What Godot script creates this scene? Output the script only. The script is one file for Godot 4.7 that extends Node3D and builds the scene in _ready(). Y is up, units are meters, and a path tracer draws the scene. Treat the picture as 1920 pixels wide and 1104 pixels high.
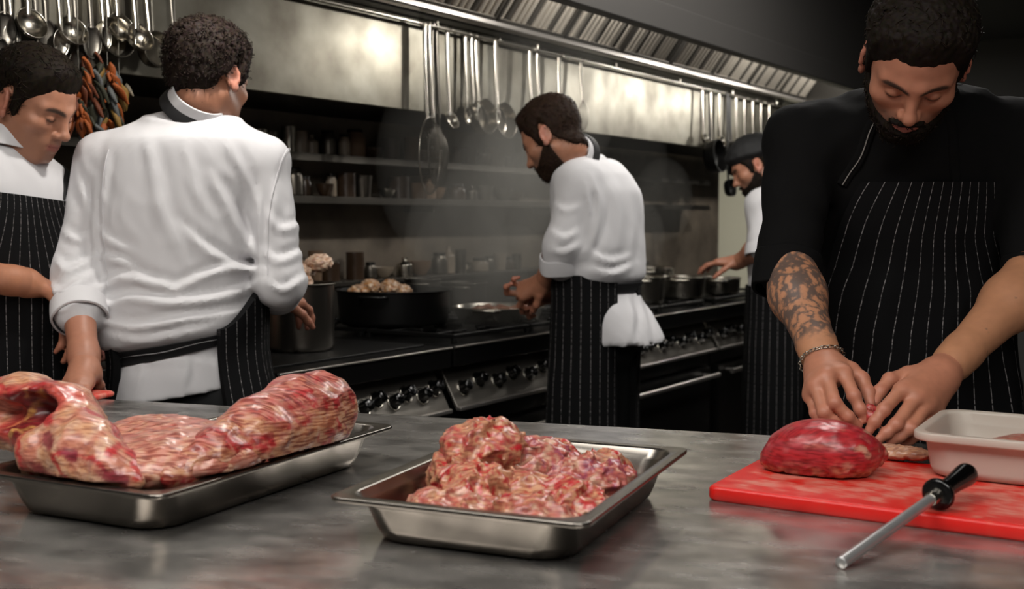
extends Node3D

var M := {}

func _ready() -> void:
	# camera
	var cam := Camera3D.new()
	cam.name = "camera"
	add_child(cam)
	cam.position = EYE
	cam.rotation.x = -PITCH
	var lens := CameraAttributesPhysical.new()
	lens.frustum_focal_length = 46.96
	lens.frustum_focus_distance = 2.05
	lens.exposure_aperture = 6.0
	lens.exposure_multiplier = 1.0
	cam.attributes = lens
	cam.fov = 28.67
	cam.near = 0.05
	cam.far = 60.0
	cam.current = true
	# surroundings: a closed room, so nothing but its lamps gives light
	var env := Environment.new()
	env.background_mode = Environment.BG_COLOR
	env.background_color = Color.BLACK
	env.tonemap_mode = Environment.TONE_MAPPER_LINEAR
	env.tonemap_exposure = 1.0
	env.sdfgi_enabled = true
	env.ssao_enabled = true
	env.ssil_enabled = true
	env.volumetric_fog_enabled = true
	env.volumetric_fog_density = 0.0
	var we := WorldEnvironment.new()
	we.name = "surroundings"
	we.environment = env
	add_child(we)
	materials()
	lamps()
	room()
	prep_table()
	cooking_line()
	extraction_hood()
	shelf_goods()
	hanging_tools()
	pots()
	table_goods()
	people()
	steam()
# ---------------------------------------------------------------- measuring
const EYE := Vector3(0, 1.285, 0)
const FOCAL := 2160.0                       # in pixels of the 1920 x 1104 frame
const PITCH := 0.0647
const RANGE_TURN := 0.98611                 # 56.5 degrees
const RANGE_AT := Vector3(-0.181, 0, -3.49)
const TABLE_Y := 0.90

# a place in the kitchen, read from the photograph at a given distance ahead of the eye
func at(x: float, y: float, depth: float) -> Vector3:
	var u := (x - 960.0) / FOCAL
	var v := -(y - 552.0) / FOCAL
	var d := Vector3(u, v * cos(PITCH) - sin(PITCH), -(v * sin(PITCH) + cos(PITCH)))
	return EYE + d * (depth / -d.z)

# the place where that line of sight meets a height
func at_height(x: float, y: float, h: float) -> Vector3:
	var q := at(x, y, 1.0) - EYE
	return EYE + q * ((h - EYE.y) / q.y)

# along the cooking line (t), height, towards the aisle (f)
func line(t: float, y: float, f: float) -> Vector3:
	return RANGE_AT + Vector3(sin(PI / 2 - RANGE_TURN), 0, -cos(PI / 2 - RANGE_TURN)) * t + Vector3(sin(RANGE_TURN), 0, cos(RANGE_TURN)) * f + Vector3(0, y, 0)

# ---------------------------------------------------------------- mesh building
class MB:
	var v := PackedVector3Array()
	var n := PackedVector3Array()
	var uv := PackedVector2Array()
	var c := PackedColorArray()
	var ix := PackedInt32Array()
	func vert(p: Vector3, nn := Vector3.ZERO, u := Vector2.ZERO, col := Color.WHITE) -> int:
		v.append(p); n.append(nn); uv.append(u); c.append(col)
		return v.size() - 1
	func tri(a: int, b: int, d: int) -> void:
		ix.append(a); ix.append(b); ix.append(d)
	func quad(a: int, b: int, d: int, e: int) -> void:
		tri(a, b, d); tri(a, d, e)
	# outward = -(b-a)x(c-a): faces run clockwise
	func smooth(from := 0, tri_from := 0) -> void:
		for i in range(from, v.size()):
			n[i] = Vector3.ZERO
		for k in range(tri_from, ix.size(), 3):
			var a := ix[k]
			var b := ix[k + 1]
			var d := ix[k + 2]
			var f := (v[d] - v[a]).cross(v[b] - v[a])
			n[a] += f; n[b] += f; n[d] += f
		for i in range(from, v.size()):
			n[i] = n[i].normalized()
	func mesh(m: Material) -> ArrayMesh:
		var arr := []
		arr.resize(Mesh.ARRAY_MAX)
		arr[Mesh.ARRAY_VERTEX] = v
		arr[Mesh.ARRAY_NORMAL] = n
		arr[Mesh.ARRAY_TEX_UV] = uv
		arr[Mesh.ARRAY_COLOR] = c
		arr[Mesh.ARRAY_INDEX] = ix
		var am := ArrayMesh.new()
		am.add_surface_from_arrays(Mesh.PRIMITIVE_TRIANGLES, arr)
		am.surface_set_material(0, m)
		return am
	func shift(by: Vector3) -> MB:
		for i in v.size():
			v[i] = v[i] + by
		return self

# rows of points -> a skin; turned so that faces look away from `inside` when given
func skin(mb: MB, rows: Array, closed: bool, flip := false, cap_start := false, cap_end := false, us := 1.0, vs := 1.0) -> void:
	var from := mb.v.size()
	var tf := mb.ix.size()
	var w: int = rows[0].size()
	var wv := 0.0
	for r in rows.size():
		if r > 0:
			wv += rows[r][0].distance_to(rows[r - 1][0])
		var row: PackedVector3Array = rows[r]
		var wu := 0.0
		for i in w:
			if i > 0:
				wu += row[i].distance_to(row[i - 1])
			mb.vert(row[i], Vector3.ZERO, Vector2(wu * us, wv * vs))
	var cols := w if closed else w - 1
	for r in rows.size() - 1:
		for i in cols:
			var a := from + r * w + i
			var b := from + r * w + (i + 1) % w
			var d := b + w
			var e := a + w
			if flip:
				mb.quad(a, e, d, b)
			else:
				mb.quad(a, b, d, e)
	mb.smooth(from, tf)
	for k in 2:
		if (k == 0 and cap_start) or (k == 1 and cap_end):
			var row: PackedVector3Array = rows[0] if k == 0 else rows[rows.size() - 1]
			var f2 := mb.v.size()
			var t2 := mb.ix.size()
			var mid := Vector3.ZERO
			for p in row:
				mb.vert(p)
				mid += p
			var m := mb.vert(mid / w)
			for i in w:
				if (k == 1) != flip:
					mb.tri(m, f2 + i, f2 + (i + 1) % w)
				else:
					mb.tri(m, f2 + (i + 1) % w, f2 + i)
			mb.smooth(f2, t2)

# a box with chamfered edges
func box(mb: MB, mid: Vector3, size: Vector3, bevel := 0.003, turn := Basis.IDENTITY) -> void:
	var h := size / 2
	bevel = minf(bevel, minf(h.x, minf(h.y, h.z)) * 0.98)
	var id := {}
	for sx in [-1, 1]:
		for sy in [-1, 1]:
			for sz in [-1, 1]:
				for ax in 3:
					var s := Vector3(sx, sy, sz)
					var q := Vector3(s.x * (h.x - bevel), s.y * (h.y - bevel), s.z * (h.z - bevel))
					q[ax] = s[ax] * h[ax]
					var nn := Vector3.ZERO
					nn[ax] = s[ax]
					var u := Vector2(q.x + q.z, q.y) if ax != 1 else Vector2(q.x, q.z)
					id[[sx, sy, sz, ax]] = mb.vert(mid + turn * q, turn * nn, u)
	var put := func(ids: Array) -> void:
		var a: Vector3 = mb.v[ids[0]]
		var f: Vector3 = (mb.v[ids[1]] - a).cross(mb.v[ids[2]] - a)
		var out: Vector3 = mb.n[ids[0]] + mb.n[ids[1]] + mb.n[ids[2]]
		if f.dot(out) > 0:
			ids.reverse()
		for k in ids.size() - 2:
			mb.tri(ids[0], ids[k + 1], ids[k + 2])
	for ax in 3:
		var o1 := (ax + 1) % 3
		var o2 := (ax + 2) % 3
		for s in [-1, 1]:
			var ring := []
			for e in [[-1, -1], [1, -1], [1, 1], [-1, 1]]:
				var k := [0, 0, 0, ax]
				k[ax] = s; k[o1] = e[0]; k[o2] = e[1]
				ring.append(id[k])
			put.call(ring)
	if bevel > 0.0:
		for ax in 3:
			var o1 := (ax + 1) % 3
			var o2 := (ax + 2) % 3
			for e in [[-1, -1], [1, -1], [1, 1], [-1, 1]]:
				var k1 := [0, 0, 0, o1]
				k1[o1] = e[0]; k1[o2] = e[1]; k1[ax] = -1
				var k2 := k1.duplicate(); k2[ax] = 1
				var k3 := k2.duplicate(); k3[3] = o2
				var k4 := k1.duplicate(); k4[3] = o2
				put.call([id[k1], id[k2], id[k3], id[k4]])
		for sx in [-1, 1]:
			for sy in [-1, 1]:
				for sz in [-1, 1]:
					put.call([id[[sx, sy, sz, 0]], id[[sx, sy, sz, 1]], id[[sx, sy, sz, 2]]])

# profile of (radius, height) turned round y; a repeated point is a crease
func lathe(mb: MB, profile: Array, segs := 28, xf := Transform3D.IDENTITY, squash := 1.0) -> void:
	var rows := []
	for q in profile:
		var row := PackedVector3Array()
		for i in segs + 1:
			var a := TAU * i / segs
			row.append(xf * Vector3(cos(a) * q.x, q.y, sin(a) * q.x * squash))
		rows.append(row)
	skin(mb, rows, false, xf.basis.determinant() < 0)

func tube(mb: MB, pts: Array, radii: Array, segs := 10, caps := true, closed := false) -> void:
	var rows := []
	var count := pts.size()
	var side := Vector3.ZERO
	for i in count:
		var p: Vector3 = pts[i]
		var prev: Vector3 = pts[(i - 1 + count) % count] if closed else pts[maxi(i - 1, 0)]
		var nxt: Vector3 = pts[(i + 1) % count] if closed else pts[mini(i + 1, count - 1)]
		var tang := (nxt - prev).normalized()
		if side == Vector3.ZERO:
			side = tang.cross(Vector3.UP if absf(tang.y) < 0.9 else Vector3.RIGHT).normalized()
		side = (side - tang * side.dot(tang)).normalized()
		var up := tang.cross(side)
		var r: float = radii[i] if i < radii.size() else radii[radii.size() - 1]
		var row := PackedVector3Array()
		for k in segs:
			var a := TAU * k / segs
			row.append(p + side * cos(a) * r + up * sin(a) * r)
		rows.append(row)
	if closed:
		rows.append(rows[0])
	skin(mb, rows, true, true, caps and not closed, caps and not closed)

func smooth_path(pts: Array, per := 6) -> Array:
	var cv := Curve3D.new()
	var out := []
	for i in pts.size() - 1:
		var p0: Vector3 = pts[maxi(i - 1, 0)]
		var p1: Vector3 = pts[i]
		var p2: Vector3 = pts[i + 1]
		var p3: Vector3 = pts[mini(i + 2, pts.size() - 1)]
		for k in per:
			out.append(p1.cubic_interpolate(p2, p0, p3, float(k) / per))
	out.append(pts[pts.size() - 1])
	return out

# loop of a rounded rectangle at height y
func rrect(hx: float, hz: float, r: float, y: float, seg := 6) -> PackedVector3Array:
	var row := PackedVector3Array()
	for q in [[1, 1, 0.0], [-1, 1, 0.5 * PI], [-1, -1, PI], [1, -1, 1.5 * PI]]:
		for k in seg + 1:
			var a: float = q[2] + 0.5 * PI * k / seg
			row.append(Vector3(q[0] * (hx - r) + cos(a) * r, y, q[1] * (hz - r) + sin(a) * r))
	return row

func rr_loft(mb: MB, sections: Array, seg := 6, cap_start := false, cap_end := false, xf := Transform3D.IDENTITY) -> void:
	var rows := []
	for s in sections:
		var row := rrect(s[0], s[1], s[2], s[3], seg)
		for i in row.size():
			row[i] = xf * row[i]
		rows.append(row)
	skin(mb, rows, true, false, cap_start, cap_end)

# ---------------------------------------------------------------- nodes
var taken := {}

func numbered(called: String) -> String:
	var k: int = taken.get(called, 0)
	taken[called] = k + 1
	return called if k == 0 else "%s_%03d" % [called, k]

func tag(o: Node3D, label: String, category: String, group := "", kind := "") -> Node3D:
	o.set_meta("label", label)
	o.set_meta("category", category)
	if group != "":
		o.set_meta("group", group)
	if kind != "":
		o.set_meta("kind", kind)
	return o

func thing(called: String, label: String, category: String, where := Vector3.ZERO, turn := 0.0, group := "") -> Node3D:
	var o := Node3D.new()
	o.name = numbered(called)
	add_child(o, true)
	o.position = where
	o.rotation.y = turn
	return tag(o, label, category, group)

func part(called: String, mesh: Mesh, parent: Node3D, where := Vector3.ZERO, turn := Basis.IDENTITY) -> MeshInstance3D:
	var o := MeshInstance3D.new()
	o.name = numbered(called) if parent == self else called
	o.mesh = mesh
	parent.add_child(o, true)
	o.transform = Transform3D(turn, where)
	return o

func struct(called: String, mb: MB, m: Material) -> MeshInstance3D:
	var o := part(called, mb.mesh(m), self)
	o.set_meta("kind", "structure")
	return o

# ---------------------------------------------------------------- implicit shapes
class Prim:
	var k := 0.02
	var sub := false
	func d(_p: Vector3) -> float:
		return 1.0

class Cap extends Prim:
	var a: Vector3
	var ba: Vector3
	var inv: float
	var ra: float
	var dr: float
	func d(p: Vector3) -> float:
		var pa := p - a
		var h := clampf(pa.dot(ba) * inv, 0.0, 1.0)
		return pa.distance_to(ba * h) - (ra + dr * h)

class Ell extends Prim:
	var o: Vector3
	var ib: Basis
	var ir: Vector3
	var round := false
	func d(p: Vector3) -> float:
		var q := (ib * (p - o)) * ir
		var k0 := q.length()
		var k1 := (q * ir).length()
		return k0 * (k0 - 1.0) / maxf(k1, 1e-6)

# stack of rounded sections along y: rows of [y, cx, cz, half width, half depth]
class Loft extends Prim:
	var y0: float
	var y1: float
	var step := 0.01
	var rows: Array = []
	var ax: Vector2
	var az: Vector2
	var ex := 2.3
	var cx := PackedFloat32Array()
	var cz := PackedFloat32Array()
	var ha := PackedFloat32Array()
	var hb := PackedFloat32Array()
	var tilt := 0.0
	var tilt_top := 10.0
	var tilt_at := 0.0
	func bake(yaw: float) -> void:
		ax = Vector2(cos(yaw), -sin(yaw))
		az = Vector2(sin(yaw), cos(yaw))
		y0 = rows[0][0]
		y1 = rows[rows.size() - 1][0]
		var count := int((y1 - y0) / step) + 3
		var j := 0
		for i in count:
			var y := minf(y0 + i * step, y1)
			while j < rows.size() - 2 and y > rows[j + 1][0]:
				j += 1
			var r0: Array = rows[maxi(j - 1, 0)]
			var r1: Array = rows[j]
			var r2: Array = rows[j + 1]
			var r3: Array = rows[mini(j + 2, rows.size() - 1)]
			var f: float = (y - r1[0]) / (r2[0] - r1[0])
			cx.append(cubic_interpolate(r1[1], r2[1], r0[1], r3[1], f))
			cz.append(cubic_interpolate(r1[2], r2[2], r0[2], r3[2], f))
			ha.append(maxf(0.01, cubic_interpolate(r1[3], r2[3], r0[3], r3[3], f)))
			hb.append(maxf(0.01, cubic_interpolate(r1[4], r2[4], r0[4], r3[4], f)))
	func d(p: Vector3) -> float:
		var yy := p.y
		if tilt != 0.0:
			yy -= tilt * (p.x - tilt_at) * clampf((tilt_top - p.y) / 0.2, 0.0, 1.0)
		var f := (clampf(yy, y0, y1) - y0) / step
		var i := int(f)
		f -= i
		var dx := p.x - lerpf(cx[i], cx[i + 1], f)
		var dz := p.z - lerpf(cz[i], cz[i + 1], f)
		var a := lerpf(ha[i], ha[i + 1], f)
		var b := lerpf(hb[i], hb[i + 1], f)
		var u := absf(dx * ax.x + dz * ax.y) / a
		var w := absf(dx * az.x + dz * az.y) / b
		var e := pow(pow(u, ex) + pow(w, ex), 1.0 / ex)
		var dd := (e - 1.0) * minf(a, b) if e < 1.0 else (e - 1.0) * (a * u + b * w) / maxf(u + w, 1e-5)
		return maxf(dd, maxf(yy - y1, y0 - yy))

class Field:
	var prims: Array[Prim] = []
	var active: Array[Prim] = []
	var post = null
	var rough := 0.0                # how far `post` may move the surface
	func cap(a: Vector3, b: Vector3, ra: float, rb: float, k := 0.02, sub := false) -> Field:
		var c := Cap.new()
		c.a = a; c.ba = b - a; c.inv = 1.0 / maxf((b - a).length_squared(), 1e-9)
		c.ra = ra; c.dr = rb - ra; c.k = k; c.sub = sub
		prims.append(c)
		return self
	func ell(o: Vector3, r: Vector3, k := 0.02, turn := Basis.IDENTITY, sub := false) -> Field:
		var e := Ell.new()
		e.o = o; e.ib = turn.inverse(); e.ir = Vector3.ONE / r; e.k = k; e.sub = sub
		prims.append(e)
		return self
	func loft(rows: Array, yaw := 0.0, k := 0.03, ex := 2.3) -> Loft:
		var l := Loft.new()
		l.rows = rows; l.k = k; l.ex = ex
		l.bake(yaw)
		prims.append(l)
		return l
	func base(p: Vector3, list: Array[Prim]) -> float:
		var r := 1.0
		for q in list:
			var e := q.d(p)
			var k := q.k
			if q.sub:
				var h := maxf(k - absf(r + e), 0.0) / k
				r = maxf(r, -e) + h * h * k * 0.25
			else:
				var h := maxf(k - absf(r - e), 0.0) / k
				r = minf(r, e) - h * h * k * 0.25
		return r
	func at(p: Vector3) -> float:
		var r := base(p, prims)
		return post.call(p, r) if post != null else r
	func near(p: Vector3, reach: float) -> void:
		active.clear()
		var ds := PackedFloat32Array()
		var best := 1e9
		for q in prims:
			var e := q.d(p)
			ds.append(e)
			if not q.sub:
				best = minf(best, e)
		for i in prims.size():
			var q := prims[i]
			if q.sub:
				if ds[i] < reach * 1.6 + q.k:
					active.append(q)
			elif ds[i] < best + reach * 2.4 + q.k:
				active.append(q)
	func grad(p: Vector3, e := 0.002) -> Vector3:
		var d0 := at(p)
		return (Vector3(at(p + Vector3(e, 0, 0)), at(p + Vector3(0, e, 0)), at(p + Vector3(0, 0, e))) - Vector3(d0, d0, d0)).normalized()
	# walk from p along dir to the surface; a line that misses stops where it comes nearest
	func hit(p: Vector3, dir: Vector3, steps := 30) -> Vector3:
		var best := p
		var least := 1e9
		var gone := 0.0
		for s in steps:
			var e := at(p)
			if absf(e) < least:
				least = absf(e)
				best = p
			if absf(e) < 0.0004 or gone > 0.7:
				break
			p += dir * e * 0.85
			gone += e * 0.85
		return best

# surface nets, worked off later on all processors: queue first, then weave_all()
const TIMING := false
var queue := []
var finish := []

func net(mb: MB, f: Field, lo: Vector3, hi: Vector3, cell: float, xf := Transform3D.IDENTITY, paint = null, map_uv = null) -> void:
	queue.append([mb, MB.new(), f, lo, hi, cell, xf, paint, map_uv])

func weave(i: int) -> void:
	var q: Array = queue[i]
	net_now(q[1], q[2], q[3], q[4], q[5], q[6], q[7], q[8])

func weave_all() -> void:
	var id := WorkerThreadPool.add_group_task(weave, queue.size(), -1, true)
	WorkerThreadPool.wait_for_group_task_completion(id)
	for q in queue:
		var a: MB = q[0]
		var b: MB = q[1]
		var from := a.v.size()
		a.v.append_array(b.v); a.n.append_array(b.n); a.uv.append_array(b.uv); a.c.append_array(b.c)
		for k in b.ix:
			a.ix.append(k + from)
	queue.clear()
	for q in finish:
		var w: MeshInstance3D = q[0]
		if q.size() > 4:
			q[4].call(q[1])
		w.mesh = q[1].shift(q[3]).mesh(q[2])
	finish.clear()

const EDGES: PackedInt32Array = [0, 1, 2, 3, 4, 5, 6, 7, 0, 2, 1, 3, 4, 6, 5, 7, 0, 4, 1, 5, 2, 6, 3, 7]

# paint(p, n) -> Color, map_uv(p) -> Vector2
func net_now(mb: MB, f: Field, lo: Vector3, hi: Vector3, cell: float, xf := Transform3D.IDENTITY, paint = null, map_uv = null) -> void:
	const B := 5
	var nx := int(ceil((hi.x - lo.x) / cell / B)) * B + 1
	var ny := int(ceil((hi.y - lo.y) / cell / B)) * B + 1
	var nz := int(ceil((hi.z - lo.z) / cell / B)) * B + 1
	var sy := nx
	var sz := nx * ny
	var val := PackedFloat32Array()
	val.resize(nx * ny * nz)
	val.fill(1e9)
	var vid := PackedInt32Array()
	vid.resize(nx * ny * nz)
	vid.fill(-1)
	var rad := cell * B * 0.87
	var slack := rad * (2.0 if f.rough > 0.015 else 1.5) + cell
	var cells := PackedInt32Array()
	var kd := PackedInt32Array()
	var su := PackedInt32Array()
	var ks := PackedFloat32Array()
	var s0 := PackedFloat32Array()
	var s1 := PackedFloat32Array()
	var s2 := PackedFloat32Array()
	var va := PackedVector3Array()
	var vb := PackedVector3Array()
	var r1 := PackedVector3Array()
	var r2 := PackedVector3Array()
	var ir := PackedVector3Array()
	var began := Time.get_ticks_msec()
	var from := mb.v.size()
	var tf := mb.ix.size()
	var has_post := f.post != null
	var corner := PackedInt32Array([0, 1, sy, sy + 1, sz, sz + 1, sz + sy, sz + sy + 1])
	var cv := PackedFloat32Array()
	cv.resize(8)
	for bz in range(0, nz - 1, B):
		for by in range(0, ny - 1, B):
			for bx in range(0, nx - 1, B):
				var mid := lo + Vector3(bx + B * 0.5, by + B * 0.5, bz + B * 0.5) * cell
				var dm := f.base(mid, f.prims)
				if absf(dm) > slack + f.rough * 2.0:
					continue
				if has_post and absf(f.post.call(mid, dm)) > slack:
					continue
				# the shapes near this block, laid flat
				f.near(mid, rad)
				var cnt := f.active.size()
				kd.resize(cnt); ks.resize(cnt); su.resize(cnt); va.resize(cnt); vb.resize(cnt); r1.resize(cnt); r2.resize(cnt); ir.resize(cnt); s0.resize(cnt); s1.resize(cnt); s2.resize(cnt)
				var lofts := []
				for k in cnt:
					var pr := f.active[k]
					ks[k] = pr.k
					su[k] = 1 if pr.sub else 0
					if pr is Cap:
						var cp: Cap = pr
						kd[k] = 0
						va[k] = cp.a; vb[k] = cp.ba; s0[k] = cp.inv; s1[k] = cp.ra; s2[k] = cp.dr
					elif pr is Ell:
						var el: Ell = pr
						kd[k] = 1
						va[k] = el.o
						var tb := el.ib.transposed()
						vb[k] = tb.x * el.ir.x; r1[k] = tb.y * el.ir.y; r2[k] = tb.z * el.ir.z
						ir[k] = el.ir
					else:
						kd[k] = 2 + lofts.size()
						lofts.append(pr)
				for z in range(bz, bz + B + 1):
					for y in range(by, by + B + 1):
						var i := bx + y * sy + z * sz
						var p := lo + Vector3(bx, y, z) * cell
						for x in range(bx, bx + B + 1):
							if val[i] > 1e8:
								var r := 1.0
								for k in cnt:
									var e := 0.0
									var kind := kd[k]
									if kind == 0:
										var pa := p - va[k]
										var ba := vb[k]
										var h := clampf(pa.dot(ba) * s0[k], 0.0, 1.0)
										e = pa.distance_to(ba * h) - (s1[k] + s2[k] * h)
									elif kind == 1:
										var pa := p - va[k]
										var q := Vector3(vb[k].dot(pa), r1[k].dot(pa), r2[k].dot(pa))
										var k0 := q.length()
										e = k0 * (k0 - 1.0) / maxf((q * ir[k]).length(), 1e-6)
									else:
										e = lofts[kind - 2].d(p)
									var w := ks[k]
									if su[k] == 1:
										var h := maxf(w - absf(r + e), 0.0) / w
										r = maxf(r, -e) + h * h * w * 0.25
									else:
										var h := maxf(w - absf(r - e), 0.0) / w
										r = minf(r, e) - h * h * w * 0.25
								val[i] = f.post.call(p, r) if has_post else r
							i += 1
							p.x += cell
				for z in range(bz, bz + B):
					for y in range(by, by + B):
						var i := bx + y * sy + z * sz
						for x in range(bx, bx + B):
							var inside := 0
							for k in 8:
								var w := val[i + corner[k]]
								cv[k] = w
								if w < 0.0:
									inside += 1
							if inside > 0 and inside < 8:
								var s := Vector3.ZERO
								var m := 0
								# crossings on the twelve edges
								for e in range(0, 24, 2):
									var a := EDGES[e]
									var b := EDGES[e + 1]
									var ca := cv[a]
									var cb := cv[b]
									if (ca < 0.0) != (cb < 0.0):
										var t := ca / (ca - cb)
										var pa := Vector3(a & 1, (a >> 1) & 1, a >> 2)
										var pb := Vector3(b & 1, (b >> 1) & 1, b >> 2)
										s += pa + (pb - pa) * t
										m += 1
								var q := lo + (Vector3(x, y, z) + s / m) * cell
								vid[i] = mb.vert(q)
								cells.append(i)
							i += 1
	for i in cells:
		if i < sz + sy + 1:
			continue
		var v0 := val[i] < 0.0
		# edge along x, y, z from this corner
		for e in 3:
			var o := 1 if e == 0 else (sy if e == 1 else sz)
			var a := sy if e == 0 else (sz if e == 1 else 1)
			var b := sz if e == 0 else (1 if e == 1 else sy)
			var w := val[i + o]
			if w > 1e8 or v0 == (w < 0.0):
				continue
			var q0 := vid[i]
			var q1 := vid[i - a]
			var q2 := vid[i - a - b]
			var q3 := vid[i - b]
			if q1 < 0 or q2 < 0 or q3 < 0:
				continue
			if v0:
				mb.quad(q0, q3, q2, q1)
			else:
				mb.quad(q0, q1, q2, q3)
	mb.smooth(from, tf)
	var do_paint := paint != null
	var do_uv := map_uv != null
	var plain := xf == Transform3D.IDENTITY
	for i in range(from, mb.v.size()):
		if do_paint:
			mb.c[i] = paint.call(mb.v[i], mb.n[i])
		if do_uv:
			mb.uv[i] = map_uv.call(mb.v[i])
		if not plain:
			mb.v[i] = xf * mb.v[i]
			mb.n[i] = xf.basis * mb.n[i]
	if TIMING:
		print("  net ", mb.v.size() - from, " verts ", Time.get_ticks_msec() - began, " ms")

# a sheet of cloth laid on a field: place(u, v) -> start point, seen along dir(u, v)
func sheet(mb: MB, f: Field, place: Callable, nu: int, nv: int, off: float, uvs: Vector2, fold = null, rim := 0.012) -> void:
	var rows := []
	var drop := []
	for j in nv + 1:
		var row := PackedVector3Array()
		var low := PackedVector3Array()
		for i in nu + 1:
			var u := float(i) / nu
			var w := float(j) / nv
			var pd: Array = place.call(u, w)
			var dir: Vector3 = pd[1]
			var q: Vector3 = f.hit(pd[0], dir)
			var o := off
			if fold != null:
				o += fold.call(u, w, q)
			row.append(q - dir * o)
			low.append(q + dir * rim)
		rows.append(row)
		drop.append(low)
	var from := mb.v.size()
	var tf := mb.ix.size()
	for j in nv + 1:
		for i in nu + 1:
			mb.vert(rows[j][i], Vector3.ZERO, Vector2(float(i) / nu * uvs.x, float(j) / nv * uvs.y))
	for j in nv:
		for i in nu:
			var a := from + j * (nu + 1) + i
			mb.quad(a, a + 1, a + nu + 2, a + nu + 1)
	mb.smooth(from, tf)
	# turn outward
	var mi := from + (nv / 2) * (nu + 1) + nu / 2
	var pm: Array = place.call(0.5, 0.5)
	if mb.n[mi].dot(pm[1]) > 0:
		for k in range(tf, mb.ix.size(), 3):
			var t := mb.ix[k + 1]
			mb.ix[k + 1] = mb.ix[k + 2]
			mb.ix[k + 2] = t
		for k in range(from, mb.v.size()):
			mb.n[k] = -mb.n[k]
	# the turned-in rim gives the cloth its edge
	var ring := []
	for i in nu + 1: ring.append([0, i])
	for j in range(1, nv + 1): ring.append([j, nu])
	for i in range(nu - 1, -1, -1): ring.append([nv, i])
	for j in range(nv - 1, 0, -1): ring.append([j, 0])
	var r0 := PackedVector3Array()
	var r1 := PackedVector3Array()
	for e in ring:
		r0.append(rows[e[0]][e[1]])
		r1.append(drop[e[0]][e[1]])
	skin(mb, [r0, r1], true)

# a ribbon along points laid on a field
func ribbon(mb: MB, f: Field, pts: Array, width: float, off: float, inward: Callable, per := 8, side_hint := Vector3.ZERO) -> void:
	var path := smooth_path(pts, per)
	var rows := []
	for i in path.size():
		var a: Vector3 = path[maxi(i - 1, 0)]
		var b: Vector3 = path[mini(i + 1, path.size() - 1)]
		var tang := (b - a).normalized()
		var p: Vector3 = path[i]
		var dir: Vector3 = inward.call(p)
		var side := tang.cross(dir).normalized()
		var row := PackedVector3Array()
		for k in 7:
			var s := (k / 6.0 - 0.5) * width
			var q := f.hit(p + side * s - dir * 0.03, dir)
			var o := off if k > 0 and k < 6 else -0.004
			if k == 0 or k == 6:
				q = f.hit(p + side * (s * 1.0) - dir * 0.03, dir)
			row.append(q - dir * o)
		rows.append(row)
	# crisp edges: duplicate the columns next to the rim
	var out := []
	for row in rows:
		var r := PackedVector3Array()
		var s0: Vector3 = row[1] + (row[0] - row[1]) + (row[1] - row[2]) * 0.0
		r.append(row[0])
		for k in range(1, 6):
			r.append(row[k])
		r.append(row[6])
		out.append(r)
	var from := mb.v.size()
	var tf := mb.ix.size()
	skin(mb, out, false, false)
	var m := from + (out.size() / 2) * 7 + 3
	if mb.n[m].dot(inward.call(mb.v[m])) > 0:
		for k in range(tf, mb.ix.size(), 3):
			var t := mb.ix[k + 1]
			mb.ix[k + 1] = mb.ix[k + 2]
			mb.ix[k + 2] = t
		for k in range(from, mb.v.size()):
			mb.n[k] = -mb.n[k]

# ---------------------------------------------------------------- materials
func noise_tex(size: int, freq: float, seed_: int, ramp: Array, fractal := 4, stretch := Vector2.ONE, bump := false, kind := FastNoiseLite.TYPE_SIMPLEX_SMOOTH) -> Texture2D:
	var nz := FastNoiseLite.new()
	nz.noise_type = kind
	nz.seed = seed_
	nz.frequency = freq
	nz.fractal_octaves = fractal
	var src := nz.get_seamless_image(maxi(int(size * stretch.x), 16), maxi(int(size * stretch.y), 16), false, false, 0.12, true)
	if src.get_width() != size or src.get_height() != size:
		src.resize(size, size, Image.INTERPOLATE_CUBIC)
	src.convert(Image.FORMAT_L8)
	var raw := src.get_data()
	var g := Gradient.new()
	var offs := PackedFloat32Array()
	var cols := PackedColorArray()
	for r in ramp:
		offs.append(r[0])
		cols.append(r[1])
	g.offsets = offs
	g.colors = cols
	# one entry for each grey
	var lut := PackedByteArray()
	for i in 256:
		var c := g.sample(i / 255.0)
		lut.append(int(c.r * 255)); lut.append(int(c.g * 255)); lut.append(int(c.b * 255))
	var out := PackedByteArray()
	out.resize(size * size * 3)
	var at_ := 0
	for i in raw.size():
		var k := raw[i] * 3
		out[at_] = lut[k]; out[at_ + 1] = lut[k + 1]; out[at_ + 2] = lut[k + 2]
		at_ += 3
	return ImageTexture.create_from_image(Image.create_from_data(size, size, false, Image.FORMAT_RGB8, out))

func grey(a: float) -> Color:
	return Color(a, a, a)

func mat(called: String, col: Color, rough: float, metal := 0.0) -> StandardMaterial3D:
	var m := StandardMaterial3D.new()
	m.resource_name = called
	m.albedo_color = col
	m.roughness = rough
	m.metallic = metal
	return m

func tri_map(m: StandardMaterial3D, scale: Vector3, world := false) -> StandardMaterial3D:
	m.uv1_triplanar = true
	m.uv1_world_triplanar = world
	m.uv1_scale = scale
	m.uv1_triplanar_sharpness = 4.0
	return m
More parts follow.
